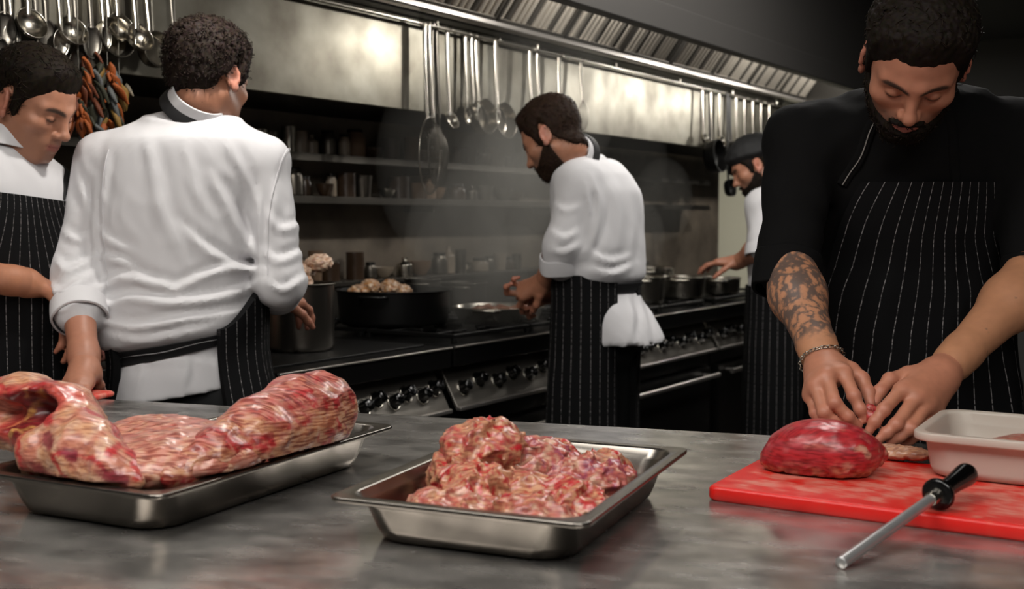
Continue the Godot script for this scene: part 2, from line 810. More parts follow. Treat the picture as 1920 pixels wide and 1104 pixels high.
# ---------------------------------------------------------------- materials of the place
func materials() -> void:
	var brushed := noise_tex(512, 0.05, 8, [[0.0, grey(0.26)], [0.5, grey(0.36)], [1.0, grey(0.5)]], 4, Vector2(0.06, 1.0))
	var worn := noise_tex(512, 0.02, 5, [[0.0, Color(0.42, 0.40, 0.38)], [0.5, Color(0.52, 0.50, 0.48)], [1.0, Color(0.62, 0.60, 0.57)]], 5)
	var m := mat("table steel", Color(0.72, 0.705, 0.685), 1.0, 0.74)
	m.roughness_texture = noise_tex(512, 0.04, 3, [[0.0, grey(0.14)], [0.45, grey(0.19)], [0.62, grey(0.25)], [1.0, grey(0.32)]], 6, Vector2(0.35, 1.0))
	m.albedo_texture = noise_tex(512, 0.024, 15, [[0.0, grey(0.66)], [0.45, grey(0.86)], [0.6, grey(0.95)], [1.0, grey(1.0)]], 6, Vector2(0.6, 1.0))
	M.table = tri_map(m, Vector3(1.1, 1.1, 1.1))
	m = mat("pan steel", Color(0.52, 0.50, 0.475), 0.27, 1.0)
	M.pan = m
	m = mat("panel steel", Color(0.56, 0.55, 0.52), 1.0, 1.0)
	m.roughness_texture = noise_tex(512, 0.01, 21, [[0.0, grey(0.38)], [0.5, grey(0.44)], [1.0, grey(0.52)]], 5)
	m.albedo_texture = noise_tex(512, 0.012, 22, [[0.0, Color(0.72, 0.70, 0.67)], [0.5, Color(0.88, 0.87, 0.84)], [1.0, Color(1, 1, 0.98)]], 5)
	M.panel = tri_map(m, Vector3(0.8, 0.8, 0.8))
	m = mat("dark steel", Color(0.30, 0.295, 0.285), 0.42, 1.0)
	M.dark_steel = m
	m = mat("fascia steel", Color(0.42, 0.41, 0.40), 0.5, 0.45)
	M.fascia = m
	m = mat("range front", Color(0.085, 0.083, 0.082), 0.38, 0.6)
	M.range = m
	m = mat("range trim", Color(0.74, 0.72, 0.70), 0.28, 0.9)
	M.trim = m
	m = mat("range panel", Color(0.58, 0.56, 0.53), 1.0, 0.85)
	m.roughness_texture = brushed
	M.knob_panel = tri_map(m, Vector3(1.5, 1.5, 1.5))
	m = mat("cooktop iron", Color(0.045, 0.044, 0.043), 0.45, 0.3)
	M.iron = m
	m = mat("black knob", Color(0.02, 0.02, 0.021), 0.22)
	M.knob = m
	m = mat("tool steel", Color(0.68, 0.66, 0.62), 0.25, 1.0)
	M.tool = m
	m = mat("dull tool steel", Color(0.4, 0.385, 0.36), 0.4, 1.0)
	M.dull = m
	m = mat("grimy wall", Color(0.84, 0.80, 0.74), 0.55, 0.2)
	m.albedo_texture = worn
	M.wall_steel = tri_map(m, Vector3(0.5, 0.5, 0.5))
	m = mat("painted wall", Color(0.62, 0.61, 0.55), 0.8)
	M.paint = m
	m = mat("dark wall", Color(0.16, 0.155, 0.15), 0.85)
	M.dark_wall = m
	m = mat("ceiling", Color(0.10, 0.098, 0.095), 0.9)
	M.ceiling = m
	m = mat("floor tile", Color(0.23, 0.20, 0.18), 0.5)
	m.albedo_texture = worn
	M.floor = tri_map(m, Vector3(0.7, 0.7, 0.7))
	m = mat("lamp glow", Color(0.9, 0.9, 0.88), 0.5)
	m.emission_enabled = true
	m.emission = Color(1.0, 0.98, 0.95)
	m.emission_energy_multiplier = 6.0
	M.glow = m
	m = m.duplicate()
	m.emission_energy_multiplier = 1.2
	M.glow_dim = m
	m = mat("black iron", Color(0.016, 0.016, 0.016), 0.4, 0.2)
	M.black = m
	m = mat("glass", Color(0.9, 0.92, 0.9, 0.18), 0.05)
	m.transparency = BaseMaterial3D.TRANSPARENCY_ALPHA
	M.glass = m
	var fibre := noise_tex(512, 0.07, 44, [[0.0, Color(0.62, 0.50, 0.50)], [0.42, Color(0.88, 0.80, 0.78)], [0.6, Color(1.0, 0.98, 0.95)], [1.0, grey(1.0)]], 4, Vector2(0.22, 1.0))
	m = mat("wet meat", Color.WHITE, 0.36)
	m.vertex_color_use_as_albedo = true
	m.albedo_texture = fibre
	m.clearcoat_enabled = true
	m.clearcoat = 0.22
	m.clearcoat_roughness = 0.22
	M.meat = tri_map(m, Vector3(5, 5, 5))
	m = m.duplicate()
	m.resource_name = "streaked meat"
	m.albedo_texture = noise_tex(512, 0.10, 45, [[0.0, Color(0.50, 0.30, 0.30)], [0.40, Color(0.72, 0.52, 0.50)], [0.52, Color(0.94, 0.84, 0.78)], [0.7, grey(1.0)], [1.0, grey(1.0)]], 4, Vector2(0.16, 1.0))
	M.streaked = tri_map(m, Vector3(4, 4, 4))
	people_materials()

# ---------------------------------------------------------------- light
func unseen_ceiling_lamp(where: Vector3, size: Vector2, energy: float, label: String, turn := 0.0) -> void:
	var o := thing("unseen_ceiling_lamp", label, "lamp", where, turn, "unseen ceiling lamps")
	var mb := MB.new()
	box(mb, Vector3(0, 0.03, 0), Vector3(size.x + 0.06, 0.06, size.y + 0.06), 0.005)
	part("housing", mb.mesh(M.trim), o)
	mb = MB.new()
	box(mb, Vector3(0, -0.004, 0), Vector3(size.x, 0.006, size.y), 0.001)
	part("diffuser", mb.mesh(M.glow), o)
	var l := AreaLight3D.new()
	l.name = "unseen_lamp_light"
	l.area_size = size
	l.light_energy = energy
	l.light_color = Color(1.0, 0.985, 0.965)
	l.shadow_enabled = true
	l.area_range = 14.0
	o.add_child(l)
	l.position = Vector3(0, -0.012, 0)
	l.rotation.x = -PI / 2

func lamps() -> void:
	unseen_ceiling_lamp(Vector3(-0.9, 2.62, -0.85), Vector2(1.8, 0.9), 1.15, "unseen ceiling lamp above the near edge of the steel table, placed to light the table and the white jackets")  # out of view; lights the table and white jackets from the upper left
	unseen_ceiling_lamp(Vector3(0.5, 2.62, 0.3), Vector2(1.8, 0.6), 2.7, "unseen ceiling lamp behind the viewpoint, placed to light what faces the camera")  # out of view behind the camera; brightens whatever faces it
	unseen_ceiling_lamp(line(0.7, 2.62, 1.15), Vector2(1.8, 0.4), 1.9, "unseen ceiling lamp over the aisle between table and ranges, placed to light the middle cook", RANGE_TURN)  # out of view above the frame; lights the half turned cook and ranges
	unseen_ceiling_lamp(line(4.7, 2.62, -1.1), Vector2(1.2, 0.3), 9.0, "unseen ceiling lamp beyond the far end of the ranges, placed to light the far wall", RANGE_TURN)  # unseen, hidden behind the hood; brightens the far painted wall

# ---------------------------------------------------------------- room
func room() -> void:
	var mb := MB.new()
	box(mb, Vector3(0.5, -0.05, -3.0), Vector3(12, 0.1, 14), 0.0)
	struct("floor", mb, M.floor)
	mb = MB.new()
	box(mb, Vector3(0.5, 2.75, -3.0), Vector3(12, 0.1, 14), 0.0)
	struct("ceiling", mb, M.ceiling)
	var turn := Basis(Vector3.UP, RANGE_TURN)
	mb = MB.new()
	box(mb, line(0.6, 1.35, -1.0), Vector3(7.2, 2.7, 0.1), 0.0, turn)
	struct("wall_back", mb, M.wall_steel)
	# the range bay ends here; the painted room goes on behind
	mb = MB.new()
	box(mb, line(4.15, 1.35, -1.7), Vector3(0.1, 2.7, 1.4), 0.0, turn)
	struct("wall_return", mb, M.paint)
	mb = MB.new()
	box(mb, line(7.0, 1.35, -2.25), Vector3(0.1, 2.7, 3.5), 0.0, turn)
	struct("wall_end", mb, M.paint)
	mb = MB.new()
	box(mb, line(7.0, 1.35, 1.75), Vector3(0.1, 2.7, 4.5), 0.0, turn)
	struct("wall_end_right", mb, M.dark_wall)  # right stretch of the same end wall, its dimness put into the colour
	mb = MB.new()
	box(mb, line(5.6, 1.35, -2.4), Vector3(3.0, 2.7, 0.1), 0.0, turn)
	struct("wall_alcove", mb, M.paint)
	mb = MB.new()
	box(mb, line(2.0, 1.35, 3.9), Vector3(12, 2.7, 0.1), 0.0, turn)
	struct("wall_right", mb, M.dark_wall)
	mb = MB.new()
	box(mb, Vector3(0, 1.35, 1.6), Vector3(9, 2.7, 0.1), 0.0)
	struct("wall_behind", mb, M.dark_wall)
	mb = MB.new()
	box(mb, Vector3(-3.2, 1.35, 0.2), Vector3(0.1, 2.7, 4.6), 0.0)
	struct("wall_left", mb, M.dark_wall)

# ---------------------------------------------------------------- steel table
const TABLE_TURN := -0.2984
func prep_table() -> void:
	# far edge through the photographed line; its own axes: x along that edge, z towards us
	var a := at_height(720, 776, TABLE_Y)
	var b := at_height(1440, 815, TABLE_Y)
	var along := (b - a).normalized()
	var turn := -atan2(along.z, along.x)
	var mid := a + along * 0.35
	var o := thing("prep_table", "long stainless steel preparation table in the foreground with a smudged top", "table", Vector3(mid.x, 0, mid.z), turn)
	var mb := MB.new()
	box(mb, Vector3(0, TABLE_Y - 0.02, 0.72), Vector3(3.6, 0.04, 1.44), 0.004)
	part("table_top", mb.mesh(M.table), o)
	mb = MB.new()
	box(mb, Vector3(0, 0, 0), Vector3(3.3, 0.03, 1.2), 0.004)
	part("undershelf", mb.mesh(M.dark_steel), o, Vector3(0, 0.25, 0.72))
	mb = MB.new()
	lathe(mb, [Vector2(0.0, 0.0), Vector2(0.03, 0.0), Vector2(0.03, 0.0), Vector2(0.02, 0.05), Vector2(0.02, 0.86), Vector2(0.0, 0.86)], 16)
	var leg := mb.mesh(M.dark_steel)
	for x in [-1.68, 0.0, 1.68]:
		for z in [0.12, 1.32]:
			part("leg", leg, o, Vector3(x, 0, z))

# ---------------------------------------------------------------- ranges
func knob_mesh() -> ArrayMesh:
	var mb := MB.new()
	lathe(mb, [Vector2(0.0, 0.034), Vector2(0.012, 0.034), Vector2(0.0165, 0.031), Vector2(0.018, 0.027), Vector2(0.0185, 0.010), Vector2(0.021, 0.006), Vector2(0.021, 0.0)], 16)
	box(mb, Vector3(0, 0.036, 0), Vector3(0.005, 0.008, 0.03), 0.002)
	return mb.mesh(M.knob)

func bezel_mesh() -> ArrayMesh:
	var mb := MB.new()
	lathe(mb, [Vector2(0.021, 0.002), Vector2(0.025, 0.004), Vector2(0.027, 0.002), Vector2(0.027, 0.0)], 16)
	return mb.mesh(M.tool)

func grate_mesh(w: float, d: float) -> ArrayMesh:
	var mb := MB.new()
	for s in [-1, 1]:
		box(mb, Vector3(s * (w / 2 - 0.008), 0.022, 0), Vector3(0.014, 0.014, d), 0.003)
		box(mb, Vector3(0, 0.022, s * (d / 2 - 0.008)), Vector3(w, 0.014, 0.014), 0.003)
		for t in [-1, 1]:
			box(mb, Vector3(s * (w / 2 - 0.008), 0.008, t * (d / 2 - 0.008)), Vector3(0.016, 0.016, 0.016), 0.002)
			box(mb, Vector3(s * w * 0.28, 0.022, t * d * 0.25), Vector3(w * 0.4, 0.012, 0.012), 0.003)
			box(mb, Vector3(s * w * 0.25, 0.022, t * d * 0.28), Vector3(0.012, 0.012, d * 0.4), 0.003)
	lathe(mb, [Vector2(0.0, 0.016), Vector2(0.03, 0.016), Vector2(0.035, 0.012), Vector2(0.05, 0.004), Vector2(0.05, 0.0)], 16)
	return mb.mesh(M.iron)

func stove(t0: float, t1: float, label: String, knobs: int, flat: bool, knob: Mesh, bezel: Mesh, knob_from := 0.1, knob_to := 0.9) -> void:
	var w := t1 - t0
	var o := thing("cooking_range", label, "stove", line((t0 + t1) / 2, 0, 0), RANGE_TURN, "professional ranges in the cooking line")
	var mb := MB.new()
	box(mb, Vector3(0, 0.43, -0.44), Vector3(w - 0.004, 0.62, 0.80), 0.004)
	part("body", mb.mesh(M.range), o)
	mb = MB.new()
	box(mb, Vector3(0, 0.868, -0.41), Vector3(w - 0.006, 0.064, 0.82), 0.005)
	part("top", mb.mesh(M.range), o)
	# bright front edge of the top
	mb = MB.new()
	box(mb, Vector3(0, 0.8965, 0.0), Vector3(w - 0.006, 0.007, 0.012), 0.0025)
	part("edge_trim", mb.mesh(M.trim), o)
	if flat:
		mb = MB.new()
		box(mb, Vector3(0, 0.903, -0.42), Vector3(w - 0.10, 0.008, 0.70), 0.002)
		part("hot_plate", mb.mesh(M.iron), o)
	else:
		var g := grate_mesh((w - 0.12) / 2, 0.36)
		for gx in [-1, 1]:
			for gz in [-0.22, -0.60]:
				part("burner_grate", g, o, Vector3(gx * (w - 0.1) / 4, 0.9, gz))
	# sloping control panel
	mb = MB.new()
	var slope := Basis(Vector3.RIGHT, -0.5)
	box(mb, Vector3(0, 0.765, -0.035), Vector3(w - 0.03, 0.13, 0.012), 0.003, slope)
	var cp := part("control_panel", mb.mesh(M.knob_panel), o)
	mb = MB.new()
	box(mb, Vector3(0, 0.705, 0.003), Vector3(w - 0.03, 0.014, 0.022), 0.004)
	part("panel_lip", mb.mesh(M.trim), o)
	for i in knobs:
		var x := lerpf(-w / 2, w / 2, lerpf(knob_from, knob_to, float(i) / maxi(knobs - 1, 1)))
		var turn := slope * Basis(Vector3.RIGHT, PI / 2)
		var kp := part("knob", knob, o, Vector3(x, 0.765, -0.035) + slope * Vector3(0, 0.008 * (1 if i % 2 else -1), 0.006), turn * Basis(Vector3.UP, i * 1.3))
		part("bezel", bezel, kp)
	# oven door with its towel-bar handle
	mb = MB.new()
	box(mb, Vector3(0, 0.40, -0.028), Vector3(w - 0.08, 0.46, 0.03), 0.006)
	var door := part("oven_door", mb.mesh(M.range), o)
	mb = MB.new()
	var hw := w / 2 - 0.07
	tube(mb, [Vector3(-hw, 0, 0), Vector3(hw, 0, 0)], [0.011], 12)
	for s in [-1, 1]:
		tube(mb, [Vector3(s * (hw - 0.05), 0, 0), Vector3(s * (hw - 0.05), 0, -0.05)], [0.008], 8)
	part("handle", mb.mesh(M.trim), door, Vector3(0, 0.60, 0.04))
	mb = MB.new()
	lathe(mb, [Vector2(0.0, 0.0), Vector2(0.025, 0.0), Vector2(0.025, 0.0), Vector2(0.018, 0.03), Vector2(0.018, 0.13)], 14)
	var leg := mb.mesh(M.dark_steel)
	for s in [-1, 1]:
		for z in [-0.1, -0.78]:
			part("leg", leg, o, Vector3(s * (w / 2 - 0.06), 0, z))

func cooking_line() -> void:
	var k := knob_mesh()
	var b := bezel_mesh()
	stove(-0.74, 0.0, "near range with a flat iron top under the stockpot and a pale sloping knob panel", 10, true, k, b, 0.12, 0.93)
	stove(0.008, 1.0, "second range with open burners under the big black pan", 10, false, k, b, 0.08, 0.94)
	stove(1.008, 2.0, "third range beyond the white jacketed cook, row of knobs over a bar handle", 10, false, k, b, 0.1, 0.95)
	stove(2.008, 2.95, "farthest range in the line, in front of the cook with the cap", 9, false, k, b, 0.1, 0.95)
	# low worktop left of the ranges, set back
	var o := thing("side_counter", "low steel counter to the left of the ranges, behind the cooks", "counter", line(-0.87, 0, -0.715), RANGE_TURN)
	var mb := MB.new()
	box(mb, Vector3(0, 0.87, 0), Vector3(0.22, 0.04, 0.43), 0.004)
	part("worktop", mb.mesh(M.dark_steel), o)
	mb = MB.new()
	box(mb, Vector3(0, 0.425, -0.02), Vector3(0.2, 0.85, 0.40), 0.004)
	part("cabinet", mb.mesh(M.range), o)
	# raised ledge along the wall behind the burners
	o = thing("back_ledge", "narrow steel ledge along the wall behind the burners, crowded with jars", "ledge", line(1.1, 0, -0.885), RANGE_TURN)
	mb = MB.new()
	box(mb, Vector3(0, 1.045, 0.0), Vector3(3.7, 0.02, 0.13), 0.003)
	part("ledge_top", mb.mesh(M.dull), o)
	mb = MB.new()
	box(mb, Vector3(0, 0.97, 0.045), Vector3(3.7, 0.13, 0.015), 0.003)
	part("riser", mb.mesh(M.dull), o)
	for h in [[1.52, "upper wall shelf of dull steel under the bright panel"], [1.37, "lower wall shelf of dull steel"]]:
		o = thing("wall_shelf", h[1], "shelf", line(1.35, h[0], -0.86), RANGE_TURN, "wall shelves")
		mb = MB.new()
		box(mb, Vector3(0, -0.004, 0), Vector3(4.6, 0.008, 0.18), 0.002)
		part("board", mb.mesh(M.dull), o)
		mb = MB.new()
		box(mb, Vector3(0, -0.014, 0.088), Vector3(4.6, 0.028, 0.006), 0.002)
		part("front_lip", mb.mesh(M.dull), o)
		mb = MB.new()
		box(mb, Vector3(0, -0.03, 0), Vector3(0.012, 0.05, 0.16), 0.002)
		var br := mb.mesh(M.dull)
		for x in [-1.9, -1.3, -0.4, 0.6, 1.6]:
			part("bracket", br, o, Vector3(x, 0, -0.01))

# ---------------------------------------------------------------- hood
const HOOD_Y := 2.0
func extraction_hood() -> void:
	var o := thing("extraction_hood", "long stainless extraction hood with ribbed grease filters above the ranges", "hood", line(1.2, HOOD_Y, 0), RANGE_TURN)
	var len := 5.8
	var mb := MB.new()
	box(mb, Vector3(0, 0.35, 0.27), Vector3(len, 0.66, 0.02), 0.003)
	part("fascia", mb.mesh(M.fascia), o)
	mb = MB.new()
	box(mb, Vector3(0, -0.012, 0.262), Vector3(len, 0.098, 0.05), 0.006)
	part("front_channel", mb.mesh(M.fascia), o)
	mb = MB.new()
	box(mb, Vector3(0, 0.012, -0.375), Vector3(len, 0.03, 0.05), 0.008)
	part("gutter", mb.mesh(M.trim), o)
	mb = MB.new()
	box(mb, Vector3(0, 0.025, -0.44), Vector3(len, 0.06, 0.06), 0.004)
	part("rear_channel", mb.mesh(M.dark_steel), o)
	# the bright panel the tools hang in front of
	mb = MB.new()
	box(mb, Vector3(0, -0.155, -0.50), Vector3(len, 0.35, 0.03), 0.004)
	part("back_panel", mb.mesh(M.panel), o)
	mb = MB.new()
	box(mb, Vector3(0, -0.322, -0.70), Vector3(len, 0.016, 0.40), 0.002)
	part("back_panel_underside", mb.mesh(M.dark_steel), o)
	mb = MB.new()
	box(mb, Vector3(0, 0.62, -0.1), Vector3(len, 0.02, 0.74), 0.002)
	part("plenum_top", mb.mesh(M.dark_steel), o)
	for s in [-1, 1]:
		mb = MB.new()
		box(mb, Vector3(s * len / 2, 0.3, -0.1), Vector3(0.02, 0.62, 0.76), 0.002)
		part("end_plate", mb.mesh(M.dark_steel), o)
	# grease filters: frames of slanting baffles
	var fw := 0.48
	mb = MB.new()
	for s in [-1, 1]:
		box(mb, Vector3(s * (fw / 2 - 0.008), 0, 0), Vector3(0.016, 0.03, 0.60), 0.003)
		box(mb, Vector3(0, 0, s * 0.292), Vector3(fw, 0.03, 0.016), 0.003)
	var frame := mb.mesh(M.dull)
	mb = MB.new()
	var rows := []
	for q in [Vector2(-0.014, 0.008), Vector2(-0.014, 0.008), Vector2(-0.013, -0.006), Vector2(0.0, -0.012), Vector2(0.013, -0.006), Vector2(0.014, 0.008)]:
		rows.append(PackedVector3Array([Vector3(q.x, q.y, -0.285), Vector3(q.x, q.y, 0.285)]))
	skin(mb, rows, false, true)
	M.baffle = mat("filter steel", Color(0.74, 0.71, 0.66), 0.38, 0.8)
	var baffle := mb.mesh(M.baffle)
	var baffle2 := mb.mesh(M.dull)
	for i in 12:
		var x := -len / 2 + 0.26 + i * (fw + 0.005)
		var fl := part("grease_filter", frame, o, Vector3(x, 0.262, -0.175), Basis(Vector3.RIGHT, -0.92))
		for j in 12:
			part("baffle", baffle if (i * 5 + j * 3) % 4 else baffle2, fl, Vector3(-fw / 2 + 0.03 + j * 0.0382, 0, 0))
	# rail for the tools
	mb = MB.new()
	tube(mb, [Vector3(-len / 2 + 0.05, -0.03, -0.44), Vector3(len / 2 - 0.05, -0.03, -0.44)], [0.007], 10)
	for k in 9:
		var x := -len / 2 + 0.2 + k * 0.67
		tube(mb, [Vector3(x, 0.0, -0.44), Vector3(x, -0.03, -0.44)], [0.005], 8)
	part("tool_rail", mb.mesh(M.tool), o)
	# unseen lamps placed under the hood for the highlights on the back panel
	for t in [-1.0, 1.02, 2.93, 3.85]:
		var l := thing("unseen_hood_lamp", {-1.0: "unseen hood lamp above the left end of the ranges, placed to light the panel", 1.02: "unseen hood lamp above the big black pan, placed to light the panel", 2.93: "unseen hood lamp above the third range, placed to light the panel", 3.85: "farthest unseen lamp under the hood, placed to light the panel"}[t], "lamp", line(t, HOOD_Y + 0.058, 0.20), RANGE_TURN, "unseen lamps under the hood")
		mb = MB.new()
		rr_loft(mb, [[0.15, 0.022, 0.012, 0.012], [0.15, 0.022, 0.012, -0.010], [0.145, 0.019, 0.012, -0.013]], 5, true, false)
		part("housing", mb.mesh(M.trim), l)
		mb = MB.new()
		box(mb, Vector3(0, -0.012, 0), Vector3(0.27, 0.005, 0.026), 0.002)
		part("lens", mb.mesh(M.glow_dim), l)  # faint glowing strip, kept small to read as a glint on the filters
		var a := OmniLight3D.new()
		a.name = "unseen_hood_lamp_light"
		a.light_size = 0.03
		a.light_energy = 0.5
		a.light_color = Color(1.0, 0.98, 0.95)
		a.shadow_enabled = true
		a.omni_range = 8.0
		l.add_child(a)
		a.position = Vector3(0, -0.018, -0.03)
# ---------------------------------------------------------------- tools on the rail
const ORDER := ["first", "second", "third", "fourth", "fifth", "sixth", "seventh", "eighth", "ninth", "tenth", "eleventh", "twelfth", "thirteenth", "fourteenth", "fifteenth", "sixteenth", "seventeenth", "eighteenth"]

func rail_t(x: float) -> float:
	var r := (x - 960.0) / FOCAL
	return (3.733 * r + 0.548) / (0.552 - 0.834 * r)

func handle_mesh(long: float, w: float, m: Material) -> ArrayMesh:
	var mb := MB.new()
	# open hook over the rail, then a flat bar that narrows
	var pts := []
	for k in 9:
		var a := lerpf(-0.5, PI + 0.2, k / 8.0)
		pts.append(Vector3(0, sin(a) * 0.012, cos(a) * 0.012))
	tube(mb, pts, [0.003], 8)
	var rows := []
	for k in 9:
		var t := k / 8.0
		var y := -0.002 - t * (long - 0.002)
		var hw := w * lerpf(0.62, 0.36, t)
		var hz := 0.0028
		var z0 := -0.0125 + 0.010 * t * t
		rows.append(PackedVector3Array([Vector3(-hw, y, z0 - hz), Vector3(0, y, z0 - hz * 1.5), Vector3(hw, y, z0 - hz), Vector3(hw, y, z0 + hz), Vector3(0, y, z0 + hz * 1.5), Vector3(-hw, y, z0 + hz)]))
	skin(mb, rows, true, false, true, true)
	return mb.mesh(m)

func bowl_mesh(r: float, deep: float, m: Material, squash := 1.0, thick := 0.0018) -> ArrayMesh:
	var mb := MB.new()
	var prof := []
	for k in 9:
		var a := PI / 2 * k / 8.0
		prof.append(Vector2(sin(a) * r, -cos(a) * deep))
	prof.append(Vector2(r + thick * 1.5, 0.0005))
	for k in range(8, -1, -1):
		var a := PI / 2 * k / 8.0
		prof.append(Vector2(sin(a) * (r + thick), -cos(a) * (deep + thick) - 0.0006))
	lathe(mb, prof, 26, Transform3D.IDENTITY, squash)
	return mb.mesh(m)

func hang(called: String, label: String, category: String, t: float, group: String, f := -0.44, turn := 0.0) -> Node3D:
	return thing(called, label, category, line(t, HOOD_Y - 0.03, f), RANGE_TURN + turn, group)

func ladle(label: String, t: float, long: float, r: float, group: String, m: Material, f := -0.44, turn := 0.0) -> void:
	var o := hang("ladle", label, "ladle", t, group, f, turn)
	part("handle", handle_mesh(long, 0.018, m), o)
	part("bowl", bowl_mesh(r, r * 0.8, m), o, Vector3(0, -long - r * 0.55, r * 0.35), Basis(Vector3.RIGHT, 1.15))

func spoon(label: String, t: float, long: float, r: float, group: String, m: Material, f := -0.44, turn := 0.0) -> void:
	var o := hang("serving_spoon", label, "spoon", t, group, f, turn)
	part("handle", handle_mesh(long, 0.016, m), o)
	part("bowl", bowl_mesh(r, r * 0.35, m, 1.5), o, Vector3(0, -long - r * 1.35, 0.0), Basis(Vector3.RIGHT, PI / 2))

func hung_pan(label: String, t: float, long: float, r: float, group: String, m: Material, f := -0.44, turn := 0.0) -> void:
	var o := hang("hanging_saucepan", label, "saucepan", t, group, f, turn)
	part("handle", handle_mesh(long, 0.024, m), o)
	var mb := MB.new()
	var h := r * 0.75
	lathe(mb, [Vector2(0, 0), Vector2(r * 0.88, 0), Vector2(r * 0.97, 0.006), Vector2(r, 0.014), Vector2(r, h), Vector2(r + 0.004, h), Vector2(r + 0.004, h), Vector2(r + 0.003, h - 0.003), Vector2(r + 0.002, 0.012), Vector2(r * 0.95, -0.002), Vector2(0, -0.002)], 30)
	part("pan", mb.mesh(m), o, Vector3(0, -long - r * 0.96, -0.008), Basis(Vector3.RIGHT, PI / 2 - 0.12))

func tongs(label: String, t: float, long: float, group: String, m: Material) -> void:
	var o := hang("tongs", label, "tongs", t, group)
	for s in [-1, 1]:
		part("arm", handle_mesh(long, 0.016, m), o, Vector3.ZERO, Basis(Vector3.BACK, s * 0.06))
		part("claw", bowl_mesh(0.014, 0.008, m, 1.5), o, Basis(Vector3.BACK, s * 0.06) * Vector3(0, -long - 0.012, 0), Basis(Vector3.BACK, s * 1.4))

# a long wire skimmer: oval hoop, wires both ways bellied out
func skimmer(label: String, t: float, long: float, hw: float, hh: float, m: Material, f: float, group: String) -> void:
	var o := hang("wire_skimmer", label, "skimmer", t, group, f)
	part("handle", handle_mesh(long, 0.016, m), o, Vector3(-0.008, 0, 0))
	part("handle", handle_mesh(long, 0.016, m), o, Vector3(0.010, 0, 0.004), Basis(Vector3.BACK, 0.03))
	var mb := MB.new()
	var pts := []
	for k in 40:
		var a := TAU * k / 40
		pts.append(Vector3(cos(a) * hw, sin(a) * hh, 0))
	tube(mb, pts, [0.0026], 8, false, true)
	part("hoop", mb.mesh(m), o, Vector3(0, -long - hh, 0))
	mb = MB.new()
	var belly := func(x: float, y: float) -> Vector3:
		var q := 1.0 - (x / hw) * (x / hw) - (y / hh) * (y / hh)
		return Vector3(x, y, sqrt(maxf(q, 0.0)) * hw * 0.75)
	var count := 15
	for i in range(1, count):
		var x := lerpf(-hw, hw, float(i) / count)
		var e := sqrt(1.0 - (x / hw) * (x / hw)) * hh
		pts = []
		for k in 13:
			pts.append(belly.call(x, lerpf(-e, e, k / 12.0)))
		tube(mb, pts, [0.0009], 4, false)
	count = 30
	for i in range(1, count):
		var y := lerpf(-hh, hh, float(i) / count)
		var e := sqrt(1.0 - (y / hh) * (y / hh)) * hw
		pts = []
		for k in 9:
			pts.append(belly.call(lerpf(-e, e, k / 8.0), y))
		tube(mb, pts, [0.0009], 4, false)
	var w := part("wire_mesh", mb.mesh(M.dull), o, Vector3(0, -long - hh, 0))
	w.set_meta("kind", "stuff")

func whisk(label: String, t: float, long: float, group: String, m: Material) -> void:
	var o := hang("whisk", label, "whisk", t, group)
	part("handle", handle_mesh(long, 0.018, m), o)
	for k in 6:
		var mb := MB.new()
		var pts := []
		for j in 17:
			var a := PI * j / 16
			pts.append(Vector3(cos(a) * 0.03 * pow(sin(a), 0.25) if j > 0 and j < 16 else signf(cos(a)) * 0.004, -0.13 * pow(sin(a), 0.8), 0))
		tube(mb, pts, [0.0011], 5)
		part("wire", mb.mesh(m), o, Vector3(0, -long, 0), Basis(Vector3.UP, PI * k / 6))

# a bunch of dried leaves or peppers on a string
func bunch(label: String, t: float, f: float, drop: float, tall: float, tones: Array, count: int, seed_: int) -> void:
	var o := hang("hanging_bunch", label, "dried bunch", t, "dried bunches hanging on the left", f)
	var rng := RandomNumberGenerator.new()
	rng.seed = seed_
	var mb := MB.new()
	tube(mb, [Vector3(0, 0.008, 0), Vector3(0.001, -drop * 0.5, 0.001), Vector3(0, -drop - tall, 0)], [0.0018], 6)
	part("string", mb.mesh(M.dull), o)
	var kinds := []
	for c in tones:
		mb = MB.new()
		var rows := []
		for k in 7:
			var u := k / 6.0
			var w := 0.017 * sin(PI * pow(u, 0.75)) + 0.0015
			rows.append(PackedVector3Array([Vector3(-w, -u * 0.075, 0.004 * sin(u * 5.0)), Vector3(-w * 0.5, -u * 0.075, 0.006 + 0.006 * sin(u * 4.0)), Vector3(0, -u * 0.075, 0.008 + 0.006 * sin(u * 4.0)), Vector3(w * 0.5, -u * 0.075, 0.006 + 0.004 * cos(u * 4.0)), Vector3(w, -u * 0.075, -0.003 * sin(u * 3.0)), Vector3(0, -u * 0.075, -0.003)]))
		skin(mb, rows, true, false, true, true)
		kinds.append(mb.mesh(mat("dried leaf", c, 0.7)))
	for i in count:
		var a := rng.randf() * TAU
		var y := -drop - tall * pow(rng.randf(), 0.8) * 0.85
		part("dried_leaf", kinds[rng.randi() % kinds.size()], o, Vector3(cos(a) * 0.02 * rng.randf(), y, sin(a) * 0.015), Basis(Vector3.UP, a) * Basis(Vector3.RIGHT, -0.25 - rng.randf() * 0.5) * Basis.from_scale(Vector3.ONE * (0.45 + rng.randf() * 0.45)))

